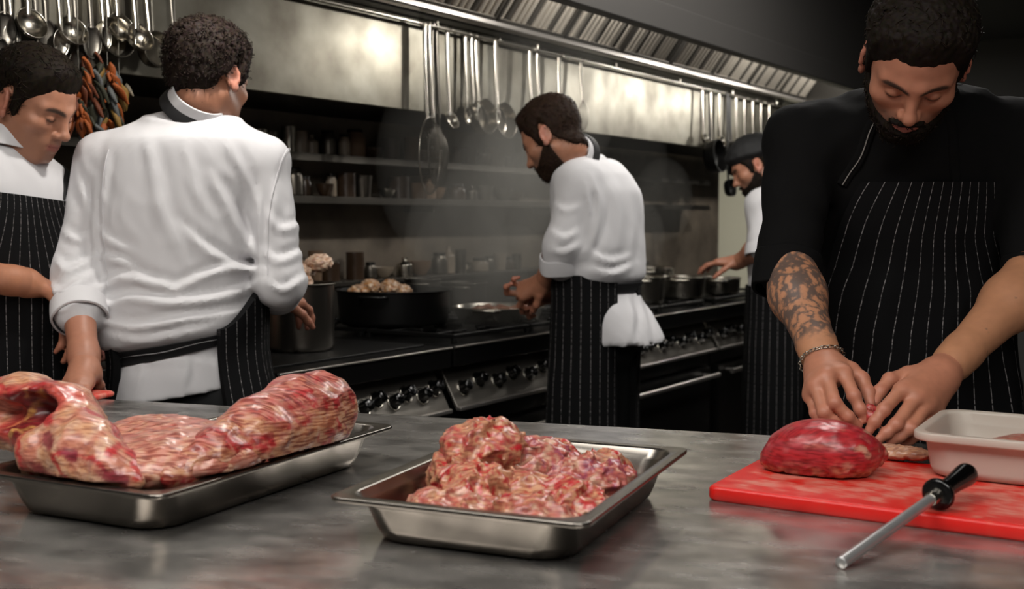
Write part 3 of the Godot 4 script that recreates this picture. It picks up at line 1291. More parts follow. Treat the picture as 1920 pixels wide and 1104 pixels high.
func hanging_tools() -> void:
	var g := "tools on the rail above the black pan"
	skimmer("long oval wire skimmer, the largest tool hanging from the rail", rail_t(798), 0.325, 0.06, 0.135, M.tool, -0.42, g)
	skimmer("darker wire skimmer hanging just behind the largest one", rail_t(826), 0.36, 0.05, 0.095, M.dull, -0.455, g)
	ladle("ladle with a dark flat handle to the right of the wire skimmers", rail_t(845), 0.305, 0.031, g, M.tool)
	spoon("thin serving spoon between the ladle and the bright saucepans", rail_t(878), 0.27, 0.02, g, M.tool)
	ladle("small ladle in front of the bright saucepans", rail_t(890), 0.25, 0.026, g, M.tool)
	hung_pan("bright saucepan hanging by its handle, left of the pair", rail_t(905), 0.24, 0.062, g, M.tool, -0.455)
	hung_pan("bright saucepan hanging by its handle, right of the pair", rail_t(938), 0.245, 0.066, g, M.tool, -0.45)
	spoon("thin spoon hanging in front of the right bright saucepan", rail_t(925), 0.27, 0.018, g, M.tool, -0.42)
	ladle("long ladle above the half turned cook's head, left one", rail_t(998), 0.25, 0.034, g, M.tool)
	ladle("small ladle above the half turned cook's head, beside the long one", rail_t(1016), 0.25, 0.025, g, M.tool, -0.45)
	tongs("steel tongs hanging above the half turned cook", rail_t(1052), 0.22, g, M.tool)
	whisk("wire whisk hanging to the right of the tongs", rail_t(1092), 0.17, g, M.tool)
	var far := "tools on the rail at the far end"
	for i in 9:
		var x := 1318.0 + i * 15.5
		if i % 3 == 1:
			spoon("spoon on the far stretch of rail, %s tool from the left there" % ORDER[i], rail_t(x), 0.25 + 0.01 * (i % 2), 0.022, far, M.tool)
		else:
			ladle("ladle on the far stretch of rail, %s tool from the left there" % ORDER[i], rail_t(x), 0.24 + 0.02 * (i % 2), 0.028, far, M.tool)
	hung_pan("blackened pan at the far end of the rail, left of the pair", rail_t(1336), 0.27, 0.085, far, M.iron, -0.455)
	hung_pan("blackened pan at the far end of the rail, right of the pair", rail_t(1372), 0.26, 0.095, far, M.iron, -0.45)
	hung_pan("small dark pan hanging lowest at the far end of the rail", rail_t(1358), 0.47, 0.045, far, M.iron, -0.42)
	var left := "tools hanging at the left end of the rail"
	var spots := [6, 22, 38, 62, 82, 103, 121, 143, 160, 178, 205, 236, 262, 336]
	for i in spots.size():
		var x: float = spots[i]
		var long := 0.265 - 0.035 * ((i * 7) % 4) * 0.6 - (0.03 if i > 9 else 0.0)
		if i == 13:
			long = 0.20
		if i % 4 == 2:
			spoon("spoon at the left end of the rail, %s tool from the left" % ORDER[i], rail_t(x), long, 0.02, left, M.tool, -0.43 - 0.009 * (i % 3))
		elif i % 4 == 3 or i > 9 and i < 13:
			ladle("ladle at the left end of the rail, %s tool from the left" % ORDER[i], rail_t(x), long - 0.05, 0.038, left, M.tool, -0.43 - 0.009 * (i % 3))
		else:
			spoon("flat handled spoon at the left end of the rail, %s tool from the left" % ORDER[i], rail_t(x), long, 0.026, left, M.dull, -0.43 - 0.009 * (i % 3))
	hung_pan("bright saucepan hanging at the left end of the rail behind the curly head", rail_t(225), 0.17, 0.05, left, M.tool, -0.455)
	hung_pan("bright saucepan hanging close to the curly head", rail_t(300), 0.19, 0.045, left, M.tool, -0.455)
	var o1 := Color(0.56, 0.27, 0.06)
	var o2 := Color(0.36, 0.16, 0.05)
	var y1 := Color(0.50, 0.38, 0.16)
	var gr := Color(0.33, 0.34, 0.34)
	var gn := Color(0.16, 0.16, 0.10)
	bunch("dried bunch with orange leaves beside the young cook's head", rail_t(150), -0.43, 0.27, 0.20, [o1, o1, o2, gn], 34, 3)
	bunch("grey blue dried bunch between the orange ones", rail_t(174), -0.44, 0.26, 0.22, [gr, gr, gn, o2], 34, 5)
	bunch("dried bunch with orange and yellow leaves nearest the curly haired cook", rail_t(204), -0.43, 0.27, 0.19, [o1, y1, gn, gr], 32, 9)
	bunch("small pale dried bunch at the right of the hanging bunches", rail_t(230), -0.44, 0.28, 0.09, [Color(0.45, 0.42, 0.36), y1, gr], 14, 11)

# ---------------------------------------------------------------- jars, tins and bowls
func vessel_mesh(kind: int, r: float, h: float, m: Material) -> ArrayMesh:
	var mb := MB.new()
	match kind:
		0: # tin
			lathe(mb, [Vector2(0, 0), Vector2(r, 0), Vector2(r, 0), Vector2(r * 1.02, 0.003), Vector2(r, 0.006), Vector2(r, h * 0.5), Vector2(r * 0.985, h * 0.52), Vector2(r, h * 0.54), Vector2(r, h - 0.006), Vector2(r * 1.02, h - 0.002), Vector2(r, h), Vector2(r, h), Vector2(r * 0.95, h - 0.003), Vector2(0, h - 0.003)], 20)
		1: # jar body
			lathe(mb, [Vector2(0, 0), Vector2(r * 0.9, 0), Vector2(r, 0.006), Vector2(r, h * 0.72), Vector2(r * 0.78, h * 0.86), Vector2(r * 0.74, h), Vector2(r * 0.68, h), Vector2(r * 0.7, h * 0.86), Vector2(r * 0.92, h * 0.7), Vector2(r * 0.92, 0.012), Vector2(0, 0.012)], 20)
		2: # cup, wider at the top
			lathe(mb, [Vector2(0, 0), Vector2(r * 0.75, 0), Vector2(r * 0.8, 0.003), Vector2(r, h), Vector2(r * 0.95, h), Vector2(r * 0.76, 0.008), Vector2(0, 0.008)], 20)
		3: # bowl
			lathe(mb, [Vector2(0, 0), Vector2(r * 0.45, 0), Vector2(r * 0.5, 0.004), Vector2(r * 0.85, h * 0.5), Vector2(r, h), Vector2(r * 0.96, h), Vector2(r * 0.8, h * 0.52), Vector2(r * 0.4, 0.01), Vector2(0, 0.008)], 22)
		4: # bottle
			lathe(mb, [Vector2(0, 0), Vector2(r, 0), Vector2(r, 0.004), Vector2(r, h * 0.6), Vector2(r * 0.9, h * 0.68), Vector2(r * 0.35, h * 0.8), Vector2(r * 0.33, h * 0.96), Vector2(r * 0.4, h * 0.97), Vector2(r * 0.4, h), Vector2(0, h)], 18)
	return mb.mesh(m)

func lid_mesh(r: float, h: float, m: Material) -> ArrayMesh:
	var mb := MB.new()
	lathe(mb, [Vector2(r, 0), Vector2(r, h * 0.8), Vector2(r * 0.92, h), Vector2(0, h)], 18)
	return mb.mesh(m)

func shelf_goods() -> void:
	var rng := RandomNumberGenerator.new()
	rng.seed = 77
	M.tin = mat("tin", Color(0.42, 0.40, 0.37), 0.35, 0.9)
	M.cream = mat("glazed crock", Color(0.55, 0.50, 0.44), 0.4)
	M.brown = mat("brown jar", Color(0.22, 0.16, 0.11), 0.3)
	M.tan = mat("kraft tub", Color(0.42, 0.33, 0.25), 0.7)
	M.cap_metal = mat("jar cap", Color(0.12, 0.11, 0.10), 0.4, 0.5)
	var mats := [M.tin, M.cream, M.brown, M.tan, M.tool]
	var words := ["grey tin", "pale crock", "dark brown jar", "tan tub", "shiny steel pot"]
	var nouns := ["tin", "jar", "cup", "bowl", "bottle"]
	var places := [
		["the upper wall shelf", 1.52, -0.86, -0.55, 3.3, 30, 0.072, 0.10],
		["the lower wall shelf", 1.37, -0.86, -0.35, 3.2, 22, 0.06, 0.095],
		["the ledge behind the burners", 1.055, -0.882, -0.5, 2.8, 26, 0.05, 0.12]]
	for pl in places:
		var t: float = pl[3]
		for i in pl[5]:
			var r := 0.02 + rng.randf() * 0.022
			var h: float = lerpf(pl[6], pl[7], rng.randf())
			var kind := rng.randi() % 4
			if rng.randf() < 0.12:
				kind = 4
				r *= 0.8
			if kind == 3:
				h *= 0.6
				r = minf(r * 1.35, 0.05)
			var mi := rng.randi() % 5
			t += r + 0.008 + (rng.randf() * 0.05 if rng.randf() < 0.6 else 0.0)
			var f: float = pl[2] + rng.randf_range(-0.015, 0.015)
			var where: String = "counted from the left end" if i < 18 else "in the far half"
			var o := thing(["tin", "storage_jar", "cup", "bowl", "bottle"][kind], "%s %s on %s, %s %s" % [["dull", "small"][i % 2], (words[mi].split(" ")[0] + " " + nouns[kind]), pl[0], ORDER[i % 18], where], nouns[kind], line(t, pl[1], f), RANGE_TURN, "goods on " + pl[0])
			part("vessel", vessel_mesh(kind, r, h, mats[mi]), o)
			if kind == 1:
				part("lid", lid_mesh(r * 0.78, 0.012, M.cap_metal), o, Vector3(0, h - 0.004, 0))
			t += r
			if t > pl[4]:
				break

# ---------------------------------------------------------------- pots and pans on the ranges
func pot(called: String, label: String, where: Vector3, r: float, h: float, m: Material, category := "pot", handles := true, taper := 1.0, group := "") -> Node3D:
	var o := thing(called, label, category, where, RANGE_TURN, group)
	var mb := MB.new()
	var b := r * taper
	lathe(mb, [Vector2(0, 0.004), Vector2(b - 0.006, 0.004), Vector2(b - 0.003, 0.012), Vector2(r - 0.003, h - 0.003), Vector2(r + 0.004, h), Vector2(r + 0.006, h - 0.002), Vector2(r + 0.005, h - 0.005), Vector2(r, h - 0.006), Vector2(b, 0.014), Vector2(b - 0.006, 0.001), Vector2(b - 0.012, 0), Vector2(0, 0)], 48)
	part("wall", mb.mesh(m), o)
	if handles:
		mb = MB.new()
		tube(mb, smooth_path([Vector3(0, 0, 0.045), Vector3(0.028, 0.002, 0.04), Vector3(0.036, 0.003, 0.0), Vector3(0.028, 0.002, -0.04), Vector3(0, 0, -0.045)], 5), [0.0055], 9)
		var hm := mb.mesh(m)
		for s in [0.0, PI]:
			part("handle", hm, o, Vector3(cos(s + 0.35) * r, h * 0.84, -sin(s + 0.35) * r), Basis(Vector3.UP, s + 0.35))
	return o

func lump(called: String, label: String, category: String, where: Vector3, r: Vector3, tones: Array, seed_: int, group := "", amp := 0.25, cell := 0.006, turn := 0.0, freq := 30.0, stay = null) -> void:
	var f := Field.new()
	f.ell(Vector3.ZERO, r, 0.01, Basis(Vector3.UP, turn))
	var small := minf(r.x, minf(r.y, r.z))
	f.rough = small * amp * 1.5
	var s := float(seed_) * 3.7
	f.post = func(p: Vector3, d: float) -> float:
		d += small * amp * (absf(wob.get_noise_3d(p.x * freq + s, p.y * freq, p.z * freq)) * 2.2 - 0.6) + small * amp * 0.35 * wob.get_noise_3d(p.x * freq * 3.1, p.y * freq * 3.1 + s, p.z * freq * 3.1)
		return d if stay == null else stay.call(p + where, d)
	var paint := func(p: Vector3, _n: Vector3) -> Color:
		var a := 0.5 + 0.75 * wob.get_noise_3d(p.x * freq * 1.3 + s, p.y * freq * 1.3 + 5.0, p.z * freq * 1.3)
		var b := 0.5 + 0.8 * wob.get_noise_3d(p.x * freq * 3.1, p.y * freq * 3.1 + s, p.z * freq * 3.1 + 9.0)
		var fib := wob.get_noise_3d(p.x * freq * 7.0, p.y * freq * 4.0 + s, p.z * freq * 7.0)
		var k := clampf(a * 0.5 + b * 0.3 + 0.1 + fib * 0.3, 0, 0.999) * (tones.size() - 1)
		var i := int(k)
		return tones[i].lerp(tones[i + 1], smoothstep(0.15, 0.85, k - i))
	var mb := MB.new()
	var m := maxf(r.x, maxf(r.y, r.z)) * 1.25 + 0.006
	net(mb, f, -Vector3.ONE * m, Vector3.ONE * m, cell, Transform3D.IDENTITY, paint)
	var o := part(called, null, self, where)
	tag(o, label, category, group)
	finish.append([o, mb, M.meat, Vector3.ZERO])

func pots() -> void:
	var top := 0.908
	var grate := 0.93
	var fat := Color(0.62, 0.45, 0.33)
	var pale := Color(0.68, 0.58, 0.46)
	var gold := Color(0.55, 0.27, 0.07)
	var red := Color(0.30, 0.06, 0.04)
	M.pot = mat("stockpot steel", Color(0.52, 0.50, 0.47), 0.3, 1.0)
	var sp := line(-0.36, top, -0.29)
	pot("stockpot", "tall steel stockpot beside the white sleeve, heaped with poultry pieces", sp, 0.102, 0.195, M.pot)
	for i in 7:
		var a := i * 2.4
		lump("poultry_piece", ["pale poultry piece lying lowest in the stockpot", "poultry piece at the right of the stockpot heap", "golden poultry piece at the back of the stockpot heap", "poultry piece in the middle of the stockpot heap", "poultry piece leaning on the stockpot's far rim", "poultry piece at the left of the stockpot heap", "topmost poultry piece in the stockpot"][i], "poultry", sp + Vector3(cos(a) * 0.055 * (i % 3) * 0.6, 0.195 + 0.028 * (i / 2 % 3), sin(a) * 0.05 * (i % 3) * 0.6), Vector3(0.042, 0.026, 0.032), [gold, fat, pale, fat], i + 2, "poultry in the stockpot", 0.3, 0.005, a)
	var bp := line(0.27, grate, -0.45)
	pot("braising_pan", "wide black braising pan on the open burners", bp, 0.195, 0.118, M.black, "pan", true, 0.96)
	for i in 5:
		var q := Vector3(-0.115 + 0.035 * i, 0.105 + 0.018 * (i % 2), 0.02 - 0.02 * (i % 3))
		lump("roasting_joint", "browned joint in the wide black pan, %s from the left" % ORDER[i], "meat", bp + q, Vector3(0.04, 0.028, 0.034), [red, gold, pale, gold, pale], i + 20, "joints in the black pan", 0.3, 0.005, i * 1.7)
	var fp := line(0.56, grate, -0.21)
	pot("shallow_pan", "shallow steel pan under the half turned cook's hands", fp, 0.16, 0.052, M.tool, "pan", true, 0.92)
	for i in 9:
		var a := i * 2.4
		var rr := 0.035 * sqrt(i + 0.2)
		lump("frying_piece", "browned piece of meat in the shallow steel pan, %s counted outward from its middle" % ORDER[i], "meat", fp + Vector3(cos(a) * rr, 0.032, sin(a) * rr), Vector3(0.032, 0.02, 0.026), [red, Color(0.34, 0.14, 0.07), fat], i + 40, "pieces in the shallow pan", 0.25, 0.006, a)
	pot("saucepan", "steel saucepan on the third range, left of the pair", line(1.62, grate, -0.18), 0.095, 0.115, M.tool, "pot", true, 0.97)
	pot("saucepan", "steel saucepan on the third range, right of the pair", line(1.98, grate, -0.17), 0.11, 0.10, M.tool, "pot", true, 0.97)
	pot("saucepan", "low steel pot on the farthest range by the capped cook's hand", line(2.34, grate, -0.14), 0.10, 0.08, M.tool, "pot", true, 0.97)
	pot("saucepan", "dark pot at the back of the third range", line(1.75, grate, -0.55), 0.12, 0.14, M.dull, "pot")
	pot("saucepan", "steel pot at the back of the farthest range", line(2.35, grate, -0.52), 0.12, 0.12, M.tool, "pot")
	pot("saucepan", "small steel pot at the back of the second range", line(0.86, grate, -0.58), 0.09, 0.11, M.dull, "pot")
	pot("saucepan", "dull steel pot behind the wide black pan", line(0.70, grate, -0.66), 0.07, 0.13, M.dull, "pot")
	# plates lined up on the last range
	var plate := MB.new()
	lathe(plate, [Vector2(0, 0.002), Vector2(0.07, 0.002), Vector2(0.085, 0.008), Vector2(0.12, 0.016), Vector2(0.122, 0.018), Vector2(0.12, 0.02), Vector2(0.084, 0.013), Vector2(0.07, 0.008), Vector2(0, 0.007)], 36)
	M.china = mat("white china", Color(0.78, 0.76, 0.72), 0.3)
	var pm := plate.mesh(M.china)
	var names := ["white plate by the capped cook's hand, lowest of the stack", "white plate by the capped cook's hand, second of the stack", "white plate by the capped cook's hand, top of the stack"]
	for i in 3:
		tag(part("plate", pm, self, line(2.60, 0.9305 + 0.0125 * i, -0.30)), names[i], "plate", "plates on the last range")
	# a lump of meat on the little counter behind the young cook
	var cm := line(-0.87, 0.89, -0.62)
	lump("meat_cut", "pink joint of meat on the low counter behind the young cook", "meat", cm + Vector3(0, 0.05, 0), Vector3(0.085, 0.055, 0.07), [Color(0.4, 0.09, 0.08), Color(0.55, 0.25, 0.2), fat], 60, "", 0.2, 0.007, 0.4, 16.0)
# ---------------------------------------------------------------- on the steel table
const BOARD_Y := 0.92

func gastro(label: String, corner: Vector3, along: Vector3, across: Vector3, long: float, wide: float, deep: float, group := "") -> Node3D:
	# corner nearest us; along = long side, across = short side
	var mid := corner + along * long / 2 + across * wide / 2
	var turn := atan2(-along.z, along.x)
	var o := thing("steel_pan", label, "pan", Vector3(mid.x, TABLE_Y, mid.z), turn, group)
	var mb := MB.new()
	var hx := long / 2
	var hz := wide / 2
	var h := deep
	rr_loft(mb, [[hx - 0.001, hz - 0.001, 0.016, h - 0.006], [hx, hz, 0.017, h - 0.004], [hx, hz, 0.017, h - 0.001], [hx - 0.002, hz - 0.002, 0.016, h], [hx - 0.016, hz - 0.016, 0.03, h - 0.0005], [hx - 0.019, hz - 0.019, 0.034, h - 0.003],
		[hx - 0.022, hz - 0.022, 0.036, h - 0.012], [hx - 0.026, hz - 0.026, 0.038, h - 0.016], [hx - 0.033, hz - 0.033, 0.042, 0.018], [hx - 0.038, hz - 0.038, 0.044, 0.006], [hx - 0.05, hz - 0.05, 0.04, 0.0015]], 8, false, true)
	part("inside", mb.mesh(M.pan), o)
	mb = MB.new()
	rr_loft(mb, [[hx - 0.050, hz - 0.050, 0.04, 0.0], [hx - 0.037, hz - 0.037, 0.045, 0.004], [hx - 0.032, hz - 0.032, 0.043, 0.017], [hx - 0.025, hz - 0.025, 0.039, h - 0.017], [hx - 0.020, hz - 0.020, 0.037, h - 0.0125], [hx - 0.0185, hz - 0.0185, 0.034, h - 0.004], [hx - 0.001, hz - 0.001, 0.016, h - 0.006]], 8, true, false)
	part("outside", mb.mesh(M.pan), o)
	return o

func meat(called: String, label: String, category: String, f: Field, lo: Vector3, hi: Vector3, cell: float, paint: Callable, group := "", m: Material = null) -> Node3D:
	var mb := MB.new()
	net(mb, f, lo, hi, cell, Transform3D.IDENTITY, paint)
	var mid := Vector3((lo.x + hi.x) / 2, lo.y, (lo.z + hi.z) / 2)
	var o := part(called, null, self, mid)
	tag(o, label, category, group)
	finish.append([o, mb, M.meat if m == null else m, -mid])
	return o

func table_goods() -> void:
	var m: StandardMaterial3D
	var RED := Color(0.42, 0.022, 0.030)
	var DEEP := Color(0.17, 0.012, 0.016)
	var PINK := Color(0.43, 0.115, 0.095)
	var ROSE := Color(0.42, 0.10, 0.10)
	var CREAM := Color(0.53, 0.34, 0.24)
	var BUFF := Color(0.50, 0.27, 0.155)
	var YELLOW := Color(0.55, 0.30, 0.10)
	# ---- the two pans
	var rim := 0.96
	var c1 := at_height(298, 930, rim)
	var a1 := (at_height(742, 796, rim) - c1).normalized()
	var s1 := Vector3(a1.z, 0, -a1.x)
	gastro("long steel pan at the left holding three large cuts", c1, a1, s1, 0.53, 0.325, rim - TABLE_Y)
	var c2 := at_height(1100, 983, rim)
	var a2 := (at_height(1291, 841, rim) - c2).normalized()
	var s2 := Vector3(a2.z, 0, -a2.x)
	gastro("steel pan in the middle of the table heaped with meat trimmings", c2, a2, s2, 0.45, 0.325, rim - TABLE_Y)
	# meat below the rim stays inside the pan's walls
	var keep := func(p: Vector3, d: float) -> float:
		if p.y > rim + 0.004:
			return d
		var q := p - c1
		var slant := 0.024 + (rim - p.y) * 0.3
		return maxf(maxf(d, slant - q.dot(s1)), maxf(slant - q.dot(a1), maxf(q.dot(a1) - 0.53 + slant, maxf(q.dot(s1) - 0.325 + slant, TABLE_Y + 0.004 - p.y))))
	# ---- cut 1: bent joint at the left, hollow cut end towards us
	var f := Field.new()
	var p1 := [at(-45, 790, 1.66), at(45, 782, 1.63), at(112, 798, 1.56), at(165, 848, 1.47), at(218, 884, 1.425), at(260, 902, 1.40)]
	var rr := [0.052, 0.056, 0.053, 0.038, 0.022, 0.008]
	for i in 5:
		f.cap(p1[i], p1[i + 1], rr[i], rr[i + 1], 0.03)
	f.cap(at(85, 850, 1.49), at(190, 880, 1.425), 0.036, 0.022, 0.03)
	f.ell(at(52, 772, 1.525), Vector3(0.052, 0.027, 0.062), 0.012, Basis(Vector3.BACK, -0.12), true)
	f.ell(at(-30, 778, 1.56), Vector3(0.06, 0.024, 0.05), 0.012, Basis.IDENTITY, true)
	f.rough = 0.012
	f.post = func(p: Vector3, d: float) -> float:
		d += 0.005 * (absf(wob.get_noise_3d(p.x * 13, p.y * 13, p.z * 13)) * 2.0 - 0.5) + 0.0011 * wob.get_noise_3d(p.x * 70, p.y * 50, p.z * 70)
		return keep.call(p, d)
	# lean muscle shows in bands along the joint
	var bands := [
		[[at(205, 778, 1.5), at(228, 835, 1.45), at(262, 890, 1.4)], 0.008, RED], [[at(92, 822, 1.46), at(150, 848, 1.44), at(228, 900, 1.39)], 0.011, Color(0.22, 0.025, 0.045)],
		[[at(60, 850, 1.47), at(75, 880, 1.45), at(120, 900, 1.43)], 0.010, Color(0.16, 0.03, 0.03)], [[at(0, 715, 1.65), at(90, 728, 1.6), at(130, 770, 1.55)], 0.009, RED]]
	var hole := at(40, 774, 1.54)
	meat("meat_joint", "bent joint with a hollow ragged cut end at the left edge", "meat", f, Vector3(p1[0].x - 0.07, TABLE_Y, p1[5].z - 0.33), Vector3(p1[5].x + 0.05, 1.09, p1[5].z + 0.05), 0.0034, func(p: Vector3, n: Vector3) -> Color:
		var u := p.x * 0.75 - p.y * 0.65
		var g := wob.get_noise_3d(u * 9.0, p.y * 14 + p.x * 10, p.z * 8 + 3.0)
		var s := wob.get_noise_3d(u * 30, p.y * 90 + p.x * 70, p.z * 60)
		var c := BUFF.lerp(CREAM, smoothstep(-0.25, 0.3, s + g * 0.5)).lerp(PINK, smoothstep(-0.1, 0.35, wob.get_noise_3d(p.x * 25, p.y * 25, p.z * 25)) * 0.6)
		var seam := absf(wob.get_noise_3d(u * 5.0 + 4.0, p.y * 10 + p.x * 7, p.z * 5)) + 0.10 * s
		c = c.lerp(RED, smoothstep(0.11, 0.02, seam) * 0.9)
		c = c.lerp(Color(0.26, 0.03, 0.05), smoothstep(0.22, 0.45, g + s * 0.2) * 0.6)
		for bd in bands:
			for k in bd[0].size() - 1:
				var near := Geometry3D.get_closest_point_to_segment(p, bd[0][k], bd[0][k + 1])
				var e := Vector2(p.x - near.x, p.y - near.y).length() + 0.004 * s
				c = c.lerp(bd[2], smoothstep(bd[1], bd[1] * 0.6, e) * 0.9)
		var q := (p - hole) / Vector3(0.085, 0.04, 0.06)
		var k := clampf(1.35 - q.length(), 0.0, 1.0)
		c = c.lerp(RED, smoothstep(0.05, 0.3, k) * 0.8)
		return c.lerp(DEEP.lerp(YELLOW, smoothstep(0.0, 0.5, wob.get_noise_3d(p.x * 40, p.y * 40, p.z * 40))), smoothstep(0.35, 0.6, k)))
	# ---- cut 2: flat slab in the middle
	f = Field.new()
	f.ell(at(330, 852, 1.53), Vector3(0.13, 0.036, 0.12), 0.02, Basis(Vector3.UP, 0.5) * Basis(Vector3.BACK, 0.06))
	f.ell(at(285, 828, 1.60), Vector3(0.075, 0.036, 0.06), 0.03)
	f.rough = 0.01
	f.post = func(p: Vector3, d: float) -> float:
		d += 0.0035 * wob.get_noise_3d(p.x * 26, p.y * 26, p.z * 26) + 0.0012 * wob.get_noise_3d(p.x * 110, p.y * 60, p.z * 50)
		return keep.call(p, d)
	var m2 := at(330, 852, 1.53)
	meat("meat_slab", "flat marbled slab lying in the middle of the long pan", "meat", f, m2 - Vector3(0.17, 0.1, 0.19), m2 + Vector3(0.17, 0.07, 0.15), 0.0036, func(p: Vector3, _n: Vector3) -> Color:
		var g := wob.get_noise_3d(p.x * 60 + p.z * 30, p.y * 40, p.z * 36 - p.x * 20)
		var s := wob.get_noise_3d(p.x * 16, p.y * 16, p.z * 16)
		return Color(0.50, 0.22, 0.17).lerp(CREAM, smoothstep(-0.2, 0.4, g + s * 0.3) * 0.8).lerp(RED, smoothstep(0.25, 0.5, s) * 0.4), "", M.streaked)
	# ---- cut 3: long wedge along the near side, high end to the right
	f = Field.new()
	var p3 := [at(322, 893, 1.42), at(400, 862, 1.48), at(480, 822, 1.56), at(556, 786, 1.64), at(603, 765, 1.69)]
	rr = [0.014, 0.03, 0.046, 0.054, 0.052]
	for i in 4:
		f.cap(p3[i], p3[i + 1], rr[i], rr[i + 1], 0.04)
	f.cap(at(560, 775, 1.66), at(610, 740, 1.70), 0.03, 0.02, 0.03)
	f.ell(at(596, 800, 1.66), Vector3(0.04, 0.035, 0.04), 0.02)
	f.rough = 0.012
	f.post = func(p: Vector3, d: float) -> float:
		d += 0.005 * (absf(wob.get_noise_3d(p.x * 12 + 3.0, p.y * 14, p.z * 12)) * 2.0 - 0.5) + 0.0011 * wob.get_noise_3d(p.x * 80, p.y * 60, p.z * 60)
		return keep.call(p, d)
	meat("meat_wedge", "long wedge shaped cut with a creamy fat side, raised end to the right", "meat", f, Vector3(p3[0].x - 0.05, TABLE_Y, p3[4].z - 0.09), Vector3(p3[4].x + 0.09, 1.08, p3[0].z + 0.05), 0.0034, func(p: Vector3, n: Vector3) -> Color:
		var ln: Vector3 = p3[4] - p3[0]
		var u: float = (p - p3[0]).dot(ln) / ln.length_squared()
		var axis: Vector3 = p3[0] + ln * clampf(u, 0.0, 1.0)
		var s := wob.get_noise_3d(u * 14.0, p.y * 80, p.z * 55)
		var g := wob.get_noise_3d(u * 5.0 + 2.0, p.y * 26, p.z * 12)
		var side := (p.y - axis.y) * 30.0 + g * 1.6 + s * 0.9
		var c := BUFF.lerp(CREAM, smoothstep(-0.25, 0.25, s + 0.4 * g))
		c = c.lerp(ROSE, smoothstep(0.0, 1.0, side) * 0.75)
		c = c.lerp(RED, smoothstep(0.16, 0.42, g + s * 0.35 + 0.10 * side) * 0.85)
		c = c.lerp(Color(0.30, 0.04, 0.06), smoothstep(0.35, 0.6, wob.get_noise_3d(u * 8.0 + 9.0, p.y * 40, p.z * 30)) * 0.7)
		return c.lerp(CREAM, smoothstep(0.18, 0.4, wob.get_noise_3d(u * 30.0, p.y * 120, p.z * 90)) * 0.45), "", M.streaked)
	# ---- heap of trimmings in the second pan
	var mid := c2 + a2 * 0.225 + s2 * 0.1625
	var g := "trimmings heaped in the middle pan"
	var paths := [
		# along, across, height, radii, label
		[-0.135, -0.060, 0.026, Vector3(0.056, 0.032, 0.050), "pale orange mound at the near corner of the heap of trimmings"],
		[-0.130, 0.045, 0.026, Vector3(0.060, 0.032, 0.062), "pale orange mound at the left end of the heap of trimmings"],
		[-0.045, -0.075, 0.028, Vector3(0.066, 0.034, 0.042), "pink trimming along the near side of the heap"],
		[0.040, -0.075, 0.032, Vector3(0.062, 0.040, 0.044), "fatty trimming at the near right of the heap"],
		[0.120, -0.065, 0.028, Vector3(0.052, 0.036, 0.044), "red edged trimming at the right end of the heap"],
		[0.125, 0.020, 0.032, Vector3(0.052, 0.040, 0.056), "broad pale trimming at the far right of the heap"],
		[0.055, 0.010, 0.050, Vector3(0.056, 0.038, 0.052), "purple tinged trimming right of the topmost piece"],
		[-0.055, 0.040, 0.040, Vector3(0.056, 0.036, 0.050), "red stringy trimming left of the topmost piece"],
		[-0.040, -0.020, 0.036, Vector3(0.044, 0.028, 0.038), "small dark trimming in the hollow of the heap"],
		[0.010, 0.062, 0.082, Vector3(0.058, 0.036, 0.046), "topmost red trimming crowning the heap"],
		[-0.020, 0.088, 0.044, Vector3(0.056, 0.040, 0.036), "trimming at the back of the heap under the topmost piece"],
		[0.080, 0.085, 0.036, Vector3(0.054, 0.040, 0.040), "cream trimming at the back right of the heap"]]
	var sets := [[CREAM, BUFF, PINK, CREAM, RED], [PINK, CREAM, RED, BUFF, ROSE], [RED, PINK, BUFF, RED, DEEP], [ROSE, CREAM, PINK, Color(0.28, 0.06, 0.11), ROSE]]
	var pick := [0, 0, 1, 3, 2, 1, 3, 2, 2, 2, 2, 1]
	var stay := func(p: Vector3, d: float) -> float:
		if p.y > rim + 0.002:
			return d
		var q := p - c2
		var slant := 0.024 + (rim - p.y) * 0.3
		return maxf(maxf(d, slant - q.dot(s2)), maxf(slant - q.dot(a2), maxf(q.dot(a2) - 0.45 + slant, maxf(q.dot(s2) - 0.325 + slant, TABLE_Y + 0.004 - p.y))))
	for i in paths.size():
		var q: Array = paths[i]
		lump("meat_trimming", q[4], "meat", mid + a2 * q[0] + s2 * q[1] + Vector3(0, q[2] - 0.06, 0), q[3], sets[pick[i]], 100 + i * 3, g, 0.34, 0.0034, i * 1.1, 17.0, stay)
	# ---- red board
	var fl := at_height(1324, 911, BOARD_Y)
	var bl := at_height(1450, 836, BOARD_Y)
	var fr := at_height(1919, 986, BOARD_Y)
	var al := (fr - fl).normalized()
	var ac := Vector3(al.z, 0, -al.x)
	var depth := fl.distance_to(bl) * 0.98
	var mb := MB.new()
	var lx := 0.56
	rr_loft(mb, [[lx / 2 - 0.004, depth / 2 - 0.004, 0.012, 0.0], [lx / 2, depth / 2, 0.014, 0.004], [lx / 2, depth / 2, 0.014, 0.016], [lx / 2 - 0.003, depth / 2 - 0.003, 0.012, 0.0195], [lx / 2 - 0.007, depth / 2 - 0.007, 0.010, 0.02]], 6, true, true)
	var img := Image.create(1024, 512, false, Image.FORMAT_RGB8)
	var nz := FastNoiseLite.new()
	nz.seed = 9
	nz.frequency = 0.01
	nz.fractal_octaves = 4
	var nl := FastNoiseLite.new()
	nl.seed = 19
	nl.frequency = 0.05
